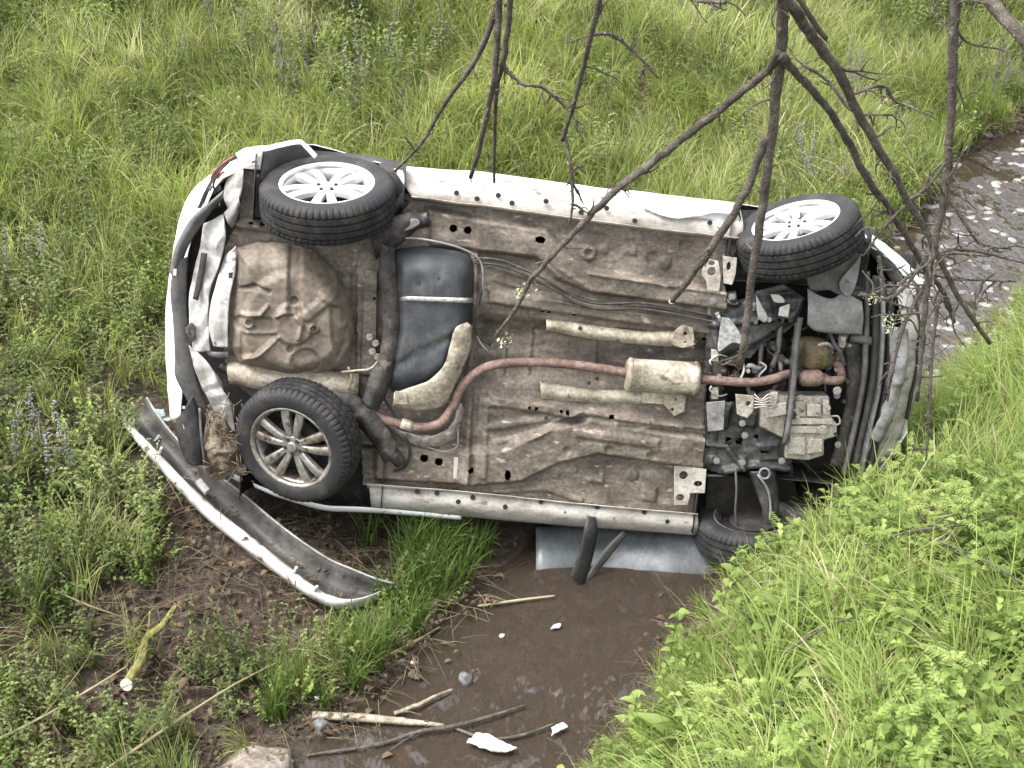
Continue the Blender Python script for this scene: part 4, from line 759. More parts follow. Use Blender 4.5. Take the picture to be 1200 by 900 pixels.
def stick(name, pts, r, mat, label, h=.02, twigs=(), cutend=False, k=8, n=None):
    p = np.array([GT(x, y, hh if hh is not None else h) for (x, y, *q) in pts for hh in [q[0] if q else h]]); root = empty(name, p[0], label, 'stick')
    mb = MB(); n = n or 8 * len(p); mb.tube(p - p[0], r, k, 0, n, .18); mb.build('stem', mat, root, True)
    for tw in twigs:
        q = np.array([GT(x, y, hh[0] if hh else h) for (x, y, *hh) in tw]); MB().tube(q - p[0], [r[0] * .5, r[-1] * .25], 6, 0, 8, .2).build('twig', mat, root, True)
    if cutend:
        q = cr(p, 12); d = q[-1] - q[-2]; d /= np.linalg.norm(d); a = np.cross(d, [0, 0, 1.]); a /= np.linalg.norm(a); b_ = np.cross(d, a)
        V = [q[-1] - p[0] + d * .004 + r[-1] * 1.05 * (math.cos(t) * a + math.sin(t) * b_) for t in np.linspace(0, 6.283, 13)[:-1]]; V2 = [v - d * .012 for v in V]
        obj('cut_face', V + V2, [tuple(range(12))] + [(j, j + 12, (j + 1) % 12 + 12, (j + 1) % 12) for j in range(12)], 'cutwood', root, False)
    return root
stick('mossy_branch', [(206, 710, .17), (190, 733, .15), (172, 748, .14), (165, 775, .14), (148, 803, .15)], [.012, .017, .02, .023, .026], 'moss', 'short branch covered in yellow-green moss with a pale cut end', twigs=[[(174, 745, .07), (176, 716, .12)], [(168, 728, .05), (150, 748, .05), (136, 758, .04)]], cutend=True)
stick('driftwood_stick', [(366, 838, .03), (420, 841, .03), (470, 845, .03), (520, 850, .02)], [.018, .02, .016, .008], 'driftwood', 'pale peeling stick lying level across the stream edge')
stick('driftwood_stick', [(462, 836, .02), (490, 826, .03), (512, 815, .03), (530, 808, .02)], [.010, .011, .008, .005], 'driftwood', 'short forked pale stick slanting up beside the level stick')
stick('wet_stick', [(360, 885, .02), (440, 873, .02), (490, 858, .03), (545, 848, .03), (618, 826, .02)], [.006, .008, .010, .010, .005], 'bark', 'long dark crooked stick lying over the shallow water', twigs=[[(490, 858, .03), (470, 870, .02), (452, 882, .02)]])
stick('wet_stick', [(530, 852, .02), (570, 866, .02), (610, 862, .02), (650, 848, .02)], [.006, .008, .008, .005], 'bark', 'thin dark stick lying behind the white plastic piece')
stick('wet_stick', [(382, 800, .02), (430, 780, .03), (480, 755, .03), (515, 735, .02)], [.006, .008, .007, .004], 'straw', 'bleached stick along the water edge below the grass tuft')
stick('wet_stick', [(560, 710, .02), (610, 703, .02), (650, 698, .02)], [.005, .007, .004], 'straw', 'bleached stick by the grass tuft near the hanging trim')
stick('dry_stalk', [(120, 905, .18), (200, 850, .20), (270, 805, .20), (327, 775, .16)], [.007, .007, .005, .003], 'straw', 'long dry stalk arching over the weeds by the pale rock', twigs=[[(165, 870, .2), (180, 850, .22), (205, 842, .2)]])
stick('dry_stalk', [(-20, 875, .15), (50, 840, .15), (110, 805, .14), (150, 780, .10)], [.006, .006, .005, .003], 'straw', 'dry stalk lying in the dead grass below the mossy branch', twigs=[[(50, 840, .15), (90, 790, .2), (110, 760, .18)]])
stick('dry_stalk', [(60, 690, .12), (105, 710, .12), (150, 725, .08)], [.004, .004, .002], 'straw', 'thin dry stalk above the mossy branch')
def fragment(name, x, y, poly, mat, label, cat, rz=0., h=.01, th=.006, curve=.02, group=None, rx=0.):
    p = np.array(poly, float); c = p.mean(0); p = lin(np.vstack([p - c, p[:1] - c]), len(p) * 4 + 1)[:-1]; p = p * (1 + rng.normal(0, .07, (len(p), 1))); k = len(p); V = [(a, b, curve * ((a * a + b * b) ** .5) * (1 if i % 2 else .2)) for i, (a, b) in enumerate(p)] + [(0, 0, 0)]
    o = obj(name, V, [(i, (i + 1) % k, k) for i in range(k)], mat, None, False, label, cat, group); solid(o, th); o.location = GT(x, y, h); o.rotation_euler = (rx, 0, rz); return o
fragment('plastic_fragment', 578, 872, [(-.11, -.02), (-.08, .045), (-.02, .05), (.05, .02), (.11, .0), (.1, -.03), (.02, -.04)], 'whiteplastic', 'jagged white plastic piece stranded in the stream', 'plastic piece', -.25, .03, .006, .12)
fragment('plastic_fragment', 655, 853, [(-.04, -.02), (-.02, .02), (.04, .025), (.05, -.01)], 'whiteplastic', 'small white plastic scrap by the near bank of the stream', 'plastic piece', .5, .03)
fragment('plastic_fragment', 652, 734, [(-.03, -.01), (0, .016), (.03, .012), (.02, -.014)], 'whiteplastic', 'little white scrap caught by a stick in midstream', 'plastic piece', .3, .02)
for i, (x, y) in enumerate(((484, 776), (389, 778), (372, 818), (588, 745))): fragment('plastic_crumb', x, y, [(-.012, -.01), (-.004, .014), (.014, .01), (.01, -.012)], 'whiteplastic', 'tiny white crumb at the stream edge', 'plastic piece', i, .05, group='white crumbs by the water')
for i, (x, y, s) in enumerate(((186, 486, 1), (180, 500, .8), (196, 492, .7), (176, 492, .6), (192, 508, .9), (205, 512, .6), (184, 514, .7))):
    fragment('glass_shard', x, y, [(-.035 * s, -.02 * s), (-.02 * s, .03 * s), (.02 * s, .035 * s), (.04 * s, .0), (.015 * s, -.03 * s)], 'shard', 'pale green lamp shard scattered behind the torn-off bumper', 'shard', i * 1.3, .07, .004, .25, 'lamp shards by the bumper', .5 - .2 * i)
# added door skin under the sill, its blue-grey standing for a pale reflection
NBX = 24; V = []
for i in range(NBX):
    t = i / (NBX - 1)
    for j in range(8):
        q = j / 7; a = D(628 + 204 * t, 618 + 6 * t + q * 58, 7.62 - .10 * q); V.append(a + [0, -.05 * math.sin(q * 3.1) + .03 * math.sin(t * 5), 0])
V = np.array(V) - T; o = obj('door_skin', np.stack([V @ EU, V @ EV + BASE, V @ N], 1), grid_faces(NBX, 8), 'reflpanel', car); solid(o, .004); o['label'] = 'grey crushed door skin under the sill, coloured for a pale reflection'

# ---- the tree whose bare branches hang across the view
tree = empty('tree', (4.6, -1.2, float(ground(4.6, -1.2))), 'leaning tree with thin bare grey branches hanging over the car', 'tree'); tl = np.array(tree.location)
def limb(name, pts, r, parent, k=9, knob=.22, n=None, mat='bark', base=None):
    p = cr(np.array(pts, float), n or max(8, 7 * len(pts))); m_ = np.minimum(1, np.arange(len(p)) / 3.)[:, None]; w_ = (rng.random(p.shape) - .5) * np.interp(np.linspace(0, 1, len(p)), np.linspace(0, 1, len(r)), r)[:, None] * .45
    p = p + w_ * m_; v, f = tube_geo(p, np.interp(np.linspace(0, 1, len(p)), np.linspace(0, 1, len(r)), r), k, 0, True, knob)
    return obj(name, np.array(v) - tl, f, mat, parent), p
limb('trunk', [tl - [0, 0, .3], tl + [-.05, 0, 1.2], (4.3, -1.2, 3.4), (3.7, -1.1, 4.6), (2.9, -1.0, 5.2)], [.20, .17, .14, .11, .08], tree, 16)
_, main = limb('limb', [(3.8, -1.1, 4.5), (2.4, -1.1, 4.75), (1.2, -1.1, 4.5), (.2, -1.1, 4.3), (-.6, -1.1, 4.2)], [.09, .07, .055, .045, .03], tree, 12)
pxr = lambda r, d: r * d / F
def branch(pts, r0, r1, d0, d1, up=False, twn=6, twl=.25, cut=False, dense_from=0.):
    ds = np.linspace(d0, d1, len(pts)); P_ = [D(x, y, d) for (x, y), d in zip(pts, ds)]
    if up:                                                         # carried on above the view to the limb
        a = P_[0] - P_[1]; a = a / np.linalg.norm(a); q = P_[0] + a * .7; k = np.argmin(np.abs(main[:, 0] - q[0])); P_ = [main[k], q] + P_
    o, p = limb('branch', P_, [pxr(r0, d0) * 1.25 if up else pxr(r0, d0), pxr(r0, d0), pxr(r1, d1)], tree, 9, .25, n=6 * len(P_))
    i0 = int((.35 if up else 0) * len(p)); rb = np.interp(np.linspace(0, 1, len(p)), [0, 1], [pxr(r0, d0), pxr(r1, d1)])
    for _ in range(twn):
        i = random.randint(max(i0, int(dense_from * len(p))), len(p) - 2); d = np.array([random.gauss(0, 1), random.gauss(0, .45), random.gauss(-.25, .7)]); d /= np.linalg.norm(d); l_ = twl * random.uniform(.25, 1); q = [p[i]]
        for s in range(4): d = d + np.array([random.gauss(0, .35), random.gauss(0, .2), random.gauss(-.08, .35)]); d /= np.linalg.norm(d); q.append(q[-1] + d * l_ / 4)
        mb = MB(); mb.tube(np.array(q) - tl, [pxr(1.6, d1) * random.uniform(.7, 1.2), pxr(.6, d1)], 5, 0, 8, .3)
        if random.random() < .5:
            e = q[2]; d2 = np.cross(d, [0, 1, 0]) + d * .6; d2 /= np.linalg.norm(d2) + 1e-9; mb.tube(np.array([e, e + d2 * l_ * .2, e + d2 * l_ * .35 + [0, 0, -.02]]) - tl, [pxr(1, d1), pxr(.5, d1)], 4, 0, 5, .3)
        mb.build('twig', 'bark', o, True)
    bm = MB(); bm.add([v.co[:] for v in o.data.vertices], [tuple(f.vertices) for f in o.data.polygons])
    for _ in range(int(len(p) * 1.2)):                             # knots and spurs
        i = random.randint(i0, len(p) - 1); d = np.array([random.gauss(0, 1), random.gauss(0, .5), random.gauss(0, .8)]); d /= np.linalg.norm(d); bm.tube(np.array([p[i], p[i] + d * (rb[i] + random.uniform(.004, .016))]) - tl, [.0045, .002], 5, 0, 3)
    me = bpy.data.meshes.new('branch'); me.from_pydata(bm.v, [], bm.f); me.materials.append(MAT['bark']); me.polygons.foreach_set('use_smooth', [True] * len(me.polygons)); o.data = me
    if cut:
        d = p[-1] - p[-2]; d /= np.linalg.norm(d); r_ = pxr(r1, d1); v, f = tube_geo(np.array([p[-1] - d * .004, p[-1] + d * .008]) - tl, r_ * .96, 10); obj('cut_face', v, f, 'cutwood', o, False)
    return o, p
branch([(919, -20), (915, 60), (906, 140), (896, 230), (881, 330), (867, 432)], 7, 4.2, 5.5, 6.5, True, 8, .22)
branch([(912, 62), (900, 82), (860, 115), (790, 170), (720, 225), (670, 275), (625, 325), (604, 362), (580, 395)], 5, 1.8, 5.65, 6.75, False, 12, .14)
branch([(898, 160), (872, 228), (835, 290), (806, 328), (788, 352)], 5, 3.6, 5.75, 6.3, False, 4, .12, True)
branch([(930, 12), (955, 48), (985, 90), (1010, 140), (1040, 190), (1062, 232), (1086, 272), (1108, 318), (1132, 362), (1160, 402)], 6.5, 2.5, 5.6, 6.9, True, 16, .28, dense_from=.5)
branch([(918, 66), (930, 82), (960, 115), (990, 160), (1020, 215), (1048, 252), (1082, 312), (1105, 342), (1118, 378)], 5, 2.5, 5.6, 7.1, False, 14, .26, dense_from=.5)
branch([(1122, -20), (1116, 80), (1113, 160), (1109, 220), (1095, 290), (1086, 340), (1080, 410), (1074, 470)], 6.2, 2.6, 5.4, 6.2, True, 26, .30, dense_from=.45)
branch([(1150, -10), (1172, 18), (1215, 62)], 8.5, 8, 5.2, 5.0, True, 3, .15)
branch([(930, -10), (950, 20), (968, 46)], 4, 3, 5.5, 5.7, True, 2, .1)
branch([(592, -20), (560, 66), (522, 120), (496, 165), (463, 200)], 4.4, 1.4, 5.7, 6.6, True, 4, .12)
branch([(586, -20), (581, 80), (572, 130), (560, 180), (551, 208)], 5, 2.4, 5.7, 6.5, True, 6, .12)
branch([(600, -20), (592, 60), (582, 105), (580, 160), (579, 214)], 4.4, 1.5, 5.6, 6.5, True, 4, .10)
branch([(708, -20), (692, 45), (681, 90), (669, 135), (659, 165)], 4.4, 2, 5.7, 6.4, True, 9, .20)
for pts, d in (([(660, 150), (668, 190), (671, 235), (668, 262)], 6.5), ([(690, 42), (715, 40), (742, 60), (772, 92)], 6.2), ([(585, 75), (612, 98), (640, 105), (680, 145)], 6.3), ([(1086, 300), (1130, 292), (1210, 310)], 6.8), ([(1040, 345), (1100, 300), (1160, 300)], 6.9), ([(1076, 318), (1120, 326), (1190, 330)], 6.8), ([(1112, 185), (1090, 215), (1040, 262), (1012, 300)], 6.3), ([(940, 75), (970, 95), (1000, 130), (1040, 135)], 6.2), ([(1100, 210), (1130, 260), (1150, 285), (1185, 292)], 6.6), ([(1085, 330), (1060, 380), (1045, 440), (1040, 470)], 6.4), ([(1100, 350), (1092, 420), (1088, 500), (1085, 540)], 6.5), ([(1000, 110), (1035, 100), (1048, 118), (1072, 126)], 6.3), ([(850, 3), (815, 0), (790, -15)], 5.8), ([(1010, 345), (1040, 350), (1066, 330), (1085, 300)], 6.4), ([(1030, 300), (1036, 335), (1040, 352), (1062, 360)], 6.45)):
    branch(pts, 2.2, 1.0, d, d + .15, None, 6, .16)
# little blossom sprigs on the branch tips
for i, (x, y, d) in enumerate(((606, 344, 6.6), (618, 338, 6.6), (1023, 352, 6.4), (1048, 372, 6.4), (1040, 382, 6.4), (590, 398, 6.7))):
    mb = MB(); c = D(x, y, d) - tl
    for _ in range(26):
        q = c + np.array([random.gauss(0, .018), random.gauss(0, .015), random.gauss(0, .018)]); a = np.array([random.gauss(0, 1) for _ in range(3)]); a /= np.linalg.norm(a); b_ = np.cross(a, [.3, .5, .8]); b_ /= np.linalg.norm(b_); s = random.uniform(.006, .012)
        mb.add([q - a * s, q + b_ * s * .6, q + a * s, q - b_ * s * .6], [(0, 1, 2, 3)])
    mb.build('blossom_sprig', 'blossom', tree, True)

# ================================================================== VEGETATION
PCOL = bpy.data.collections.new('plant_kinds')                     # source meshes, not linked to the scene
class Veg:
    def __init__(s): s.v = []; s.f = []; s.m = []
    def blade(s, base, yaw, h, w, bend, seg=5, m=0, twist=0., fold=0.):
        o = len(s.v); dx, dy = math.cos(yaw), math.sin(yaw); px_, py_ = -dy, dx; x, y, z = base; an = math.pi / 2 - random.uniform(0, .2); st = h / seg
        for i in range(seg + 1):
            t = i / seg; ww = w * (1 - t ** 1.6) * (.75 + .25 * min(1, t * 6)) if i < seg else 0
            c, sn = math.cos(twist * t), math.sin(twist * t); ax, ay = px_ * c + dx * sn, py_ * c + dy * sn
            if i < seg: s.v += [(x - ax * ww, y - ay * ww, z), (x + ax * ww, y + ay * ww, z)]
            else: s.v.append((x, y, z))
            x += dx * math.cos(an) * st; y += dy * math.cos(an) * st; z += math.sin(an) * st; an -= bend / seg * (1 + t)
        for i in range(seg - 1): a = o + 2 * i; s.f.append((a, a + 1, a + 3, a + 2)); s.m.append(m)
        a = o + 2 * (seg - 1); s.f.append((a, a + 1, a + 2)); s.m.append(m)
    def leaf(s, base, dirv, l, w, m=0, droop=.4, up=(0, 0, 1), lobes=False):
        d = np.array(dirv, float); d /= np.linalg.norm(d); sd = np.cross(d, up); sd /= np.linalg.norm(sd) + 1e-9; n = np.cross(sd, d); b = np.array(base, float); o = len(s.v)
        pr = [(.0, .06, 0), (.25, .75, .10), (.5, 1., .10), (.75, .68, 0.), (1., 0, -.22)]; mid = []
        for t, ww, hh in pr:
            c = b + d * l * t + n * l * (hh - droop * t * t * .5); s.v += [tuple(c - sd * w * ww + n * w * .25 * ww), tuple(c), tuple(c + sd * w * ww + n * w * .25 * ww)]
        for i in range(4):
            a = o + 3 * i; s.f += [(a, a + 1, a + 4, a + 3), (a + 1, a + 2, a + 5, a + 4)]; s.m += [m, m]
    def stem(s, p, r, m=0):
        v, f = tube_geo(np.array(p), [r, r * .5] if len(p) == 2 else np.linspace(r, r * .4, len(p)), 4, 0, False); o = len(s.v); s.v += [tuple(q) for q in v]; s.f += [tuple(o + i for i in q) for q in f]; s.m += [m] * len(f)
    def proto(s, name, mats):
        me = bpy.data.meshes.new(name); me.from_pydata([tuple(map(float, q)) for q in s.v], [], s.f); me.update()
        for k in mats: me.materials.append(MAT[k])
        me.polygons.foreach_set('material_index', s.m); me.polygons.foreach_set('use_smooth', [True] * len(me.polygons))
        return bpy.data.objects.new(name, me)
U = random.uniform; G_ = random.gauss
def grass_proto(name, n, h, rad, bend, w, mat, lean=.9, extra=None, straw=0):
    g = Veg()
    for _ in range(n):
        a = U(0, 6.28); r = rad * math.sqrt(U(0, 1)); g.blade((r * math.cos(a), r * math.sin(a), -.03), G_(0, lean), h * U(.5, 1.1), w * U(.7, 1.3), bend * U(.4, 1.3), 5, 1 if U(0, 1) < straw else 0, U(-1, 1))
    return g.proto(name, [mat, 'straw'])
def weed_proto(name, stems, h, ll, lw, pairs, mat, rad=.07, upright=.3, tipdense=1.):
    g = Veg()
    for _ in range(stems):
        a = U(0, 6.28); r = rad * math.sqrt(U(0, 1)); b = np.array([r * math.cos(a), r * math.sin(a), -.02]); d = np.array([G_(0, upright), G_(0, upright), 1]); d /= np.linalg.norm(d); hh = h * U(.6, 1.1); p = [b + d * hh * t + np.array([d[0], d[1], 0]) * .25 * hh * t * t for t in (0, .33, .66, 1)]; g.stem(p, .0025)
        for k in range(pairs):
            t = .12 + .88 * (k / max(1, pairs - 1)) ** (1 / tipdense); q = b + d * hh * t + np.array([d[0], d[1], 0]) * .25 * hh * t * t; az = k * 2.4 + U(-.4, .4)
            for s_ in (0, math.pi): g.leaf(q, (math.cos(az + s_), math.sin(az + s_), U(.05, .7)), ll * U(.6, 1.15) * (1.1 - .35 * t), lw * U(.8, 1.2), 0, U(.1, .9))
    return g.proto(name, [mat])
def sage_proto(name):
    g = Veg()
    for _ in range(3):
        b = np.array([G_(0, .04), G_(0, .04), 0]); h = U(.35, .6); d = np.array([G_(0, .12), G_(0, .12), 1.]); g.stem([b, b + d * h], .002, 1)
        for k in range(34):
            t = U(.5, 1); q = b + d * h * t; az = U(0, 6.28); g.leaf(q, (math.cos(az), math.sin(az), .4), .022 * (1.25 - t * .6), .005, 0, .2)
        for k in range(6): az = U(0, 6.28); g.leaf(b + d * h * U(.05, .4), (math.cos(az), math.sin(az), .5), .07, .014, 1, .5)
    return g.proto(name, ['purple', 'weed'])
def feather_proto(name, mat):
    g = Veg()
    for _ in range(5):
        b = np.array([G_(0, .05), G_(0, .05), -.02]); h = U(.22, .42); d = np.array([G_(0, .25), G_(0, .25), 1.]); d /= np.linalg.norm(d); g.stem([b, b + d * h], .0028)
        for k in range(8):
            t = .2 + .8 * k / 7; q = b + d * h * t; az = k * 2.4; e = np.array([math.cos(az), math.sin(az), .45]); e /= np.linalg.norm(e); L_ = .085 * (1.2 - .5 * t)
            for j in range(5):
                for s_ in (-1, 1):
                    c = q + e * L_ * j / 5; side = np.cross(e, [0, 0, 1]) * s_; g.leaf(c, e * .9 + side * .9, L_ * .42 * (1 - .09 * j), .0055, 0, .3)
            g.leaf(q + e * L_ * .8, e, L_ * .4, .006)
    return g.proto(name, [mat])
def litter_proto(name, n, mats, flat=True):
    g = Veg()
    for _ in range(n):
        a = U(0, 6.28); p = np.array([G_(0, .12), G_(0, .12), U(.002, .02)])
        if U(0, 1) < .55: l_ = U(.06, .22); e = np.array([math.cos(a), math.sin(a), G_(0, .12)]); g.stem([p, p + e * l_ * .5 + [0, 0, .008], p + e * l_], U(.0012, .0025), 0)
        else: g.leaf(p, (math.cos(a), math.sin(a), G_(.1, .25)), U(.02, .055), U(.006, .016), 1, U(-.3, .8))
    return g.proto(name, mats)

NG = 0
def scatter(name, pts, yaw, scl, idx, protos, label, tilt=None, kind='stuff'):
    global NG
    c = bpy.data.collections.new(name + '_kinds')
    for i, p in enumerate(protos): p.name = 'k%02d_%s' % (i, p.name); c.objects.link(p)
    n = len(pts); me = bpy.data.meshes.new(name); me.vertices.add(n); me.vertices.foreach_set('co', np.asarray(pts, 'f').ravel())
    rot = np.zeros((n, 3), 'f'); rot[:, 2] = yaw
    if tilt is not None: rot[:, 0] = tilt[:, 0]; rot[:, 1] = tilt[:, 1]
    a = me.attributes.new('rot', 'FLOAT_VECTOR', 'POINT'); a.data.foreach_set('vector', rot.ravel())
    a = me.attributes.new('scl', 'FLOAT', 'POINT'); a.data.foreach_set('value', np.asarray(scl, 'f'))
    a = me.attributes.new('idx', 'INT', 'POINT'); a.data.foreach_set('value', np.asarray(idx, 'i'))
    o = bpy.data.objects.new(name, me); COL.objects.link(o); o['kind'] = kind; o['label'] = label
    ng = bpy.data.node_groups.new(name + '_scatter', 'GeometryNodeTree'); ng.interface.new_socket('Geometry', in_out='INPUT', socket_type='NodeSocketGeometry'); ng.interface.new_socket('Geometry', in_out='OUTPUT', socket_type='NodeSocketGeometry')
    N_ = ng.nodes; gi, go = N_.new('NodeGroupInput'), N_.new('NodeGroupOutput'); ci = N_.new('GeometryNodeCollectionInfo'); ci.inputs[0].default_value = c; ci.inputs['Separate Children'].default_value = True; ci.inputs['Reset Children'].default_value = True
    ip = N_.new('GeometryNodeInstanceOnPoints'); ip.inputs['Pick Instance'].default_value = True
    def at(nm, ty): q = N_.new('GeometryNodeInputNamedAttribute'); q.data_type = ty; q.inputs['Name'].default_value = nm; return q.outputs['Attribute']
    k = ng.links.new; k(gi.outputs[0], ip.inputs['Points']); k(ci.outputs[0], ip.inputs['Instance']); k(at('idx', 'INT'), ip.inputs['Instance Index']); k(at('rot', 'FLOAT_VECTOR'), ip.inputs['Rotation']); k(at('scl', 'FLOAT'), ip.inputs['Scale']); k(ip.outputs[0], go.inputs[0])
    mo_ = o.modifiers.new('scatter', 'NODES'); mo_.node_group = ng
    return o

# candidate points over everything in and around the view
def sample(rho, x0=-7.5, x1=9.5, y0=-4.6, y1=11.5, seed=0, wmin=.10):
    r = np.random.default_rng(seed); n = int(rho * (x1 - x0) * (y1 - y0)); x, y = r.uniform(x0, x1, n), r.uniform(y0, y1, n); z = ground(x, y); P_ = np.stack([x, y, z], 1)
    X, Y, d = world_px(P_); keep = (d > 1.2) & (X > -260) & (X < 1460) & (Y > -160) & (Y < 1250)
    q = P_ - T; u, w, v = q @ EU, q @ N, q @ EV
    under = (u > -1.62) & (u < 2.05) & (w < wmin) & (w > -1.55)
    keep &= ~under & (z > WATER + .015)
    P_, X, Y = P_[keep], X[keep], Y[keep]; s = stream(P_[:, 0], P_[:, 1]); return P_, X, Y, s, w[keep], u[keep], r
def inside(X, Y, poly): return poly_sd(X, Y, poly) > 0
DIRT = [(140, 520), (200, 570), (300, 590), (440, 600), (430, 650), (450, 700), (380, 745), (350, 780), (320, 800), (260, 765), (215, 740), (185, 690), (190, 620), (150, 560)]
TUFT = [(425, 602), (520, 606), (620, 612), (645, 645), (600, 690), (545, 720), (520, 760), (470, 790), (410, 790), (405, 740), (455, 700), (470, 670), (430, 650)]
CLEAR1 = [(105, 690), (235, 690), (235, 770), (215, 850), (110, 870)]; CLEAR2 = [(225, 850), (360, 840), (390, 960), (220, 980)]
BRUSH = [(1005, 590), (1060, 575), (1150, 595), (1175, 680), (1060, 725), (1000, 665)]
BUMPZ = [(125, 470), (180, 455), (240, 530), (320, 590), (420, 660), (470, 680), (420, 720), (360, 705), (240, 610), (150, 520)]
def put(name, P_, r, m, protos, scl, label, yawdir=None, yawvar=1.2, tiltamt=.12, weights=None):
    P_ = P_[m]; n = len(P_); yaw = r.uniform(0, 6.28, n) if yawdir is None else yawdir + 3.0 * fbm(P_[:, 0] * .8, P_[:, 1] * .8, 60, 2) * 2 + r.normal(0, yawvar, n)
    idx = r.choice(len(protos), n, p=weights); sc = scl(P_) * r.uniform(.7, 1.25, n) if callable(scl) else scl * r.uniform(.7, 1.25, n)
    return scatter(name, P_, yaw, sc, idx, protos, label, r.normal(0, tiltamt, (n, 2)))

meadow = [grass_proto('meadow_tuft', 34, .42, .07, 1.3, .0042, 'grass', .8, straw=.10) for _ in range(4)] + [grass_proto('long_tuft', 30, .60, .06, 1.9, .0042, 'grass', .55, straw=.15) for _ in range(4)] + [grass_proto('upright_tuft', 26, .5, .05, .8, .004, 'grass', 2.5, straw=.08) for _ in range(2)]
P_, X, Y, s, w, u, r = sample(150, seed=1)
dens = np.where(s < 0, 1., .0); dens *= np.where(Y > 330, np.interp(Y, [330, 520], [.9, .42]), 1.); dens[inside(X, Y, DIRT)] = .02; dens[inside(X, Y, BUMPZ)] = 0; dens[inside(X, Y, CLEAR1) | inside(X, Y, CLEAR2)] *= .12
pat = fbm(P_[:, 0] * .9, P_[:, 1] * .9, 90, 3); dens *= np.where(pat > .12, .6, 1.)
dens[(w > 0) & (w < .5) & (u > -1.7) & (u < 2)] *= .15
put('meadow_grass', P_, r, r.random(len(P_)) < dens, meadow, lambda p: np.interp(p[:, 1], [0, 1.5, 5], [.62, .85, 1.0]) * (1 + .9 * fbm(p[:, 0] * 1.1, p[:, 1] * 1.1, 33, 2)), 'long yellow-green meadow grass covering the far bank', 2.6, .9)
# weeds and low leafy growth of the far bank
weeds = [weed_proto('weed', 9, .25, .029, .008, 7, 'weed') for _ in range(3)] + [weed_proto('clover', 11, .13, .018, .007, 4, 'weed', .09, .6) for _ in range(2)] + [weed_proto('tall_weed', 6, .42, .034, .007, 10, 'weed', .06, .2) for _ in range(2)] + [weed_proto('bright_weed', 9, .25, .026, .008, 7, 'weedbright') for _ in range(2)]
P_, X, Y, s, w, u, r = sample(110, seed=2)
pat = fbm(P_[:, 0] * .9, P_[:, 1] * .9, 90, 3)
dens = np.where(s < 0, np.where(pat > .10, .5, .09), 0.); dens = np.where((s < 0) & (Y > 300), np.maximum(dens, np.interp(Y, [300, 420, 600], [.08, .6, .85])), dens); dens[inside(X, Y, DIRT)] = .06; dens[inside(X, Y, BUMPZ)] = 0; dens[inside(X, Y, CLEAR1) | inside(X, Y, CLEAR2)] *= .12; dens[(w > 0) & (w < .45) & (u > -1.7) & (u < 2)] *= .35
put('weeds', P_, r, r.random(len(P_)) < dens, weeds, lambda p: np.interp(p[:, 1], [-1.5, 1, 5], [.85, 1.0, 1.3]), 'low leafy weeds and clover mixed through the far bank')
# wild sage spikes
P_, X, Y, s, w, u, r = sample(22, seed=3)
pat = fbm(P_[:, 0] * .7 + 5, P_[:, 1] * .7, 190, 2); dens = np.where((s < -.8) & (pat > .06), .6, .03) * (s < 0); dens[inside(X, Y, DIRT) | inside(X, Y, BUMPZ)] = 0; dens[(w > 0) & (u > -1.6)] = 0; dens[Y > 700] *= .3
put('sage_flowers', P_, r, r.random(len(P_)) < dens, [sage_proto('sage') for _ in range(3)], 1.0, 'dull purple wild sage spikes among the far bank grass')
# streamside tuft below the sill and along the water
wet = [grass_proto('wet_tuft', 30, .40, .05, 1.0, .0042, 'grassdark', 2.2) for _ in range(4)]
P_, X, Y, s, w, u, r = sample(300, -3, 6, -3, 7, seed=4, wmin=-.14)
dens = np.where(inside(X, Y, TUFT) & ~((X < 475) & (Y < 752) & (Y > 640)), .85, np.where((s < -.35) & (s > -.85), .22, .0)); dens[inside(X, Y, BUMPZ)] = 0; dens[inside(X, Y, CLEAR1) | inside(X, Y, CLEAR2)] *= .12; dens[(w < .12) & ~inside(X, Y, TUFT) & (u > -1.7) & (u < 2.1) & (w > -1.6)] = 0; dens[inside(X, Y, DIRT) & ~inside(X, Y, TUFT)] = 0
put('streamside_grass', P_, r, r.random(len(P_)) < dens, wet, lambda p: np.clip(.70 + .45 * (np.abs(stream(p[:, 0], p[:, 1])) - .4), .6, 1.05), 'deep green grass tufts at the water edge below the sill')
# near bank: bright grass and herbs
bank = [grass_proto('bank_tuft', 30, .34, .06, 1.4, .0048, 'grassbright', 1.0, straw=.05) for _ in range(4)] + [grass_proto('bank_long', 26, .5, .06, 1.8, .0048, 'grassbright', .5, straw=.06) for _ in range(3)]
P_, X, Y, s, w, u, r = sample(200, -1.5, 9.5, -4.2, 9, seed=5)
infront = (w > 0) & (u < 1.45) & (s < .85)
dens = np.where(s > .45, np.where(Y > 620, .55, .8), 0.); dens[inside(X, Y, BRUSH)] *= .35
put('bank_grass', P_, r, r.random(len(P_)) < dens, bank, lambda p: np.clip((stream(p[:, 0], p[:, 1]) - .3) / .8, .4, .95), 'bright windblown grass on the near bank beside the stream', 3.0, .8)
herbs = [weed_proto('herb', 6, .30, .055, .012, 6, 'weedbright', .07, .3) for _ in range(3)] + [feather_proto('mugwort', 'weedbright') for _ in range(3)] + [weed_proto('round_leaf', 8, .22, .04, .02, 4, 'weedbright', .08, .5) for _ in range(2)] + [weed_proto('dark_herb', 6, .28, .045, .012, 6, 'weed', .07, .3)]
P_, X, Y, s, w, u, r = sample(150, -1.5, 9.5, -4.2, 8, seed=6)
dens = np.where(s > .42, np.where(Y > 560, .42, .12), 0.) * np.where(fbm(P_[:, 0] * 1.3, P_[:, 1] * 1.3, 301, 2) > -.02, 1.3, .35)
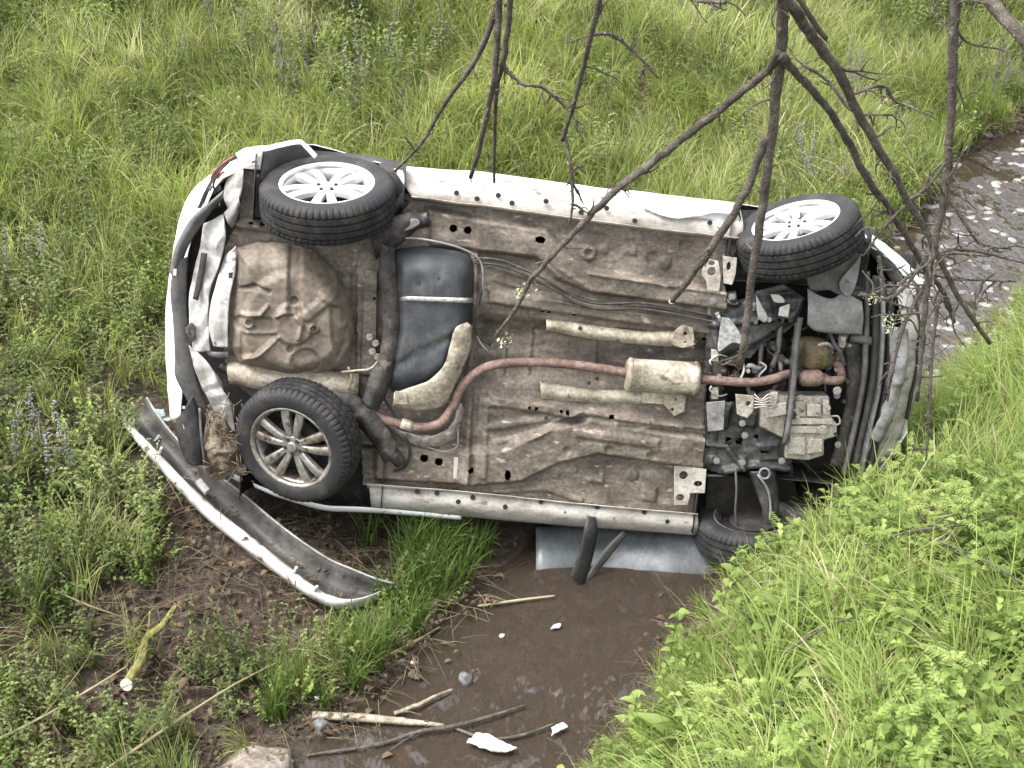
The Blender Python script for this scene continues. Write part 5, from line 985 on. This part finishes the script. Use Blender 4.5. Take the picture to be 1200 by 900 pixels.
put('bank_herbs', P_, r, r.random(len(P_)) < dens, herbs, lambda p: np.clip((stream(p[:, 0], p[:, 1]) - .1) / .8, .45, 1.), 'fresh green leafy herbs crowding the near bank', weights=[.10, .10, .10, .09, .09, .09, .14, .14, .15])
P_, X, Y, s, w, u, r = sample(120, -.5, 8, -4, 9, seed=8)
def brush_proto(name):
    g = Veg()
    for _ in range(22):
        p0 = np.array([G_(0, .09), G_(0, .09), U(0, .05)]); a = U(0, 6.28); e = np.array([math.cos(a), math.sin(a), U(.1, .9)]); l_ = U(.08, .26); e2 = e + np.array([G_(0, .5), G_(0, .5), -.5]); g.stem([p0, p0 + e * l_ * .5, p0 + e * l_ * .5 + e2 * l_ * .5], U(.0014, .003), 0 if U(0, 1) < .6 else 1)
        if U(0, 1) < .6: g.leaf(p0 + e * l_ * .5, (math.cos(a + 1), math.sin(a + 1), U(-.3, .4)), U(.02, .045), U(.006, .014), 1, .6)
    return g.proto(name, ['straw', 'brownleaf'])
put('dead_brush', P_, r, r.random(len(P_)) < np.where(inside(X, Y, BRUSH), .55, np.where(s > .8, .06, np.where((X > 1120) & (Y > 85) & (Y < 175) & (s < 0), .5, 0))), [brush_proto('brush') for _ in range(3)], 1., 'tangle of dead brown stems and leaves in the near bank grass')
# pale cobbles of the riffle beyond the car, small ones along the water edge
def cobble_proto(name, seed, mat):
    rr = np.random.default_rng(seed); bm = bmesh.new(); bmesh.ops.create_icosphere(bm, subdivisions=2, radius=1); q = np.array([v.co[:] for v in bm.verts])
    for _ in range(7):
        d = rr.normal(size=3); d /= np.linalg.norm(d); q -= np.outer(np.maximum(0, q @ d - rr.uniform(.5, .85)) * .9, d)
    q *= [.055, .042, .020]; g = Veg(); g.v = [tuple(v) for v in q]; g.f = [tuple(v.index for v in f.verts) for f in bm.faces]; g.m = [0] * len(g.f); bm.free(); return g.proto(name, [mat])
r = np.random.default_rng(9); cp = cr(CL, 3000); k = r.integers(0, len(cp), 9000); x, y = cp[k, 0] + r.normal(0, .33, len(k)), cp[k, 1] + r.normal(0, .33, len(k)); sd_ = np.abs(stream(x, y))
far = (y > 1.6) & (y < 9) & (sd_ < .75) & (r.random(len(x)) < .9); nearm = (y < 1.2) & (y > -3) & (sd_ < .7) & (r.random(len(x)) < np.where(sd_ > .38, .35, .16)); m_ = far | nearm
x, y, far = x[m_], y[m_], far[m_]; z = np.where(far, np.maximum(ground(x, y), WATER - r.uniform(.008, .03, len(x))), np.maximum(ground(x, y), WATER - .05))
scatter('streambed_gravel', np.stack([x, y, z], 1), r.uniform(0, 6.28, len(x)), np.where(far, r.uniform(.4, 1.3, len(x)), r.uniform(.25, .9, len(x))), np.where(far, r.integers(0, 3, len(x)), r.integers(2, 6, len(x))), [cobble_proto('cobble', 1, 'cobble'), cobble_proto('cobble', 2, 'cobble'), cobble_proto('cobble', 3, 'darkstone'), cobble_proto('cobble', 4, 'brownstone'), cobble_proto('cobble', 5, 'brownstone'), cobble_proto('cobble', 6, 'brownstone')], 'loose gravel and cobbles lying in the shallow stream')
# dead leaves and straw on the bare soil, dry grass here and there
P_, X, Y, s, w, u, r = sample(80, seed=7, wmin=-.3)
dens = np.where(inside(X, Y, DIRT) | ((np.abs(s + .58) < .22) & (Y > 600)), .95, np.where((s < 0) & (Y > 560), np.where((X < 260) & (Y > 690), 1., .6), np.where(s > 0, .25, .12)))
put('straw_litter', P_, r, r.random(len(P_)) < dens, [litter_proto('litter', 30, ['oldstraw', 'brownleaf']) for _ in range(4)], 1., 'dry straw and dead leaves strewn over the bare soil')

# larger leafy plants one can pick out
def leaf_mesh(name, l, w, lobes, droop, mat):
    g = Veg(); n = 9; rows = []
    for i in range(n):
        t = i / (n - 1); ww = w * (math.sin(math.pi * t ** .75) ** .8 if 0 < t < 1 else .0) * (1 + lobes * (.25 * math.sin(t * 26))); z = l * (.16 * math.sin(t * 2.2) - droop * t * t)
        rows.append([(l * t, -ww, z + ww * .35), (l * t, -ww * .5, z + ww * .10), (l * t, 0, z), (l * t, ww * .5, z + ww * .10), (l * t, ww, z + ww * .35)])
    V = [q for r_ in rows for q in r_]; me = bpy.data.meshes.new(name); me.from_pydata(V, [], grid_faces(n, 5)); me.polygons.foreach_set('use_smooth', [True] * len(me.polygons)); me.materials.append(MAT[mat]); return me
KINDS = {'dock': ([leaf_mesh('leaf', .24, .042, 0, .35, 'broad'), leaf_mesh('leaf', .18, .036, 0, .5, 'broad')], 7, .05, 'broad'), 'nettle': ([leaf_mesh('leaf', .085, .026, .5, .35, 'weedbright'), leaf_mesh('leaf', .065, .02, .5, .5, 'weedbright')], 14, .38, 'weedbright'), 'bindweed': ([leaf_mesh('leaf', .07, .036, 0, .4, 'broad'), leaf_mesh('leaf', .055, .03, 0, .3, 'broad')], 12, .22, 'broad')}
def plant(kind, x, y, label, group, sc=1.):
    meshes, n, h, mt = KINDS[kind]; h *= U(.8, 1.2) * sc; root = empty(kind + '_plant', GT(x, y), label, 'plant', group); lx, ly = G_(0, .12), G_(0, .12)
    st = MB().tube([(0, 0, -.05), (lx * h * .4, ly * h * .4, h * .5), (lx * h, ly * h, h)], [.005, .002], 6, 0, 8).build('stem', mt, root, True)
    for k in range(n):
        t = .15 + .85 * (k + 1) / n; o = bpy.data.objects.new('leaf', random.choice(meshes)); COL.objects.link(o); o.parent = root; s = sc * U(.7, 1.15) * (1.15 - .45 * t if kind != 'dock' else 1)
        o.location = (lx * h * t, ly * h * t, h * t); o.rotation_euler = (U(-.3, .3), -U(.1, .6) if kind != 'dock' else -U(.5, 1.2), k * 2.4 + U(-.3, .3)); o.scale = (s, s, s)
for x, y in ((985, 812), (940, 838), (1165, 880), (800, 880), (1060, 640)): plant('dock', x, y, 'dock plant with long broad upright leaves on the near bank', 'dock plants on the near bank')
for x, y in ((965, 735), (905, 770), (1010, 770), (1080, 800), (1130, 745), (860, 845), (1040, 860), (1100, 880), (920, 890), (1180, 700), (780, 800), (740, 870), (1020, 700), (840, 740)): plant('nettle', x, y, 'leafy nettle-like stem with toothed leaves on the near bank', 'nettle stems on the near bank')
for x, y in ((1165, 615), (1190, 655), (1140, 665), (1110, 610), (1185, 590), (1150, 570), (1090, 660), (1120, 700), (1190, 780), (1160, 800), (1060, 740)): plant('bindweed', x, y, 'round-leaved creeper stem on the upper near bank', 'round-leaved creepers on the near bank')
# bare brambly stems lying through the bank grass
for i, (pts, lb) in enumerate((([(1010, 640, .25), (1070, 622, .3), (1130, 615, .28), (1190, 600, .25)], 'dead bramble stem arching through grass below the creepers'), ([(920, 765, .3), (950, 745, .34), (985, 728, .34), (1010, 722, .3)], 'thin dark twig poking out of the herbs among the nettles'), ([(1090, 630, .3), (1150, 655, .32), (1210, 690, .3)], 'dead bramble stem crossing the round-leaved creepers'), ([(850, 690, .2), (880, 672, .26), (905, 660, .26)], 'short dark twig in the grass above the herbs'))):
    stick('bramble_stem', pts, [.004, .004, .003], 'bark', lb)

for i in range(10):
    x, y = U(1000, 1130), U(600, 690); a = U(-.9, .5); l_ = U(40, 90)
    stick('bramble_stem', [(x, y, .22), (x + l_ * .5 * math.cos(a), y + l_ * .5 * math.sin(a), .32), (x + l_ * math.cos(a), y + l_ * math.sin(a), .24)], [.003, .003, .002], random.choice(['bark', 'straw']), 'thin dead bramble stem tangled in the bank grass')['group'] = 'dead bramble stems in the bank grass'
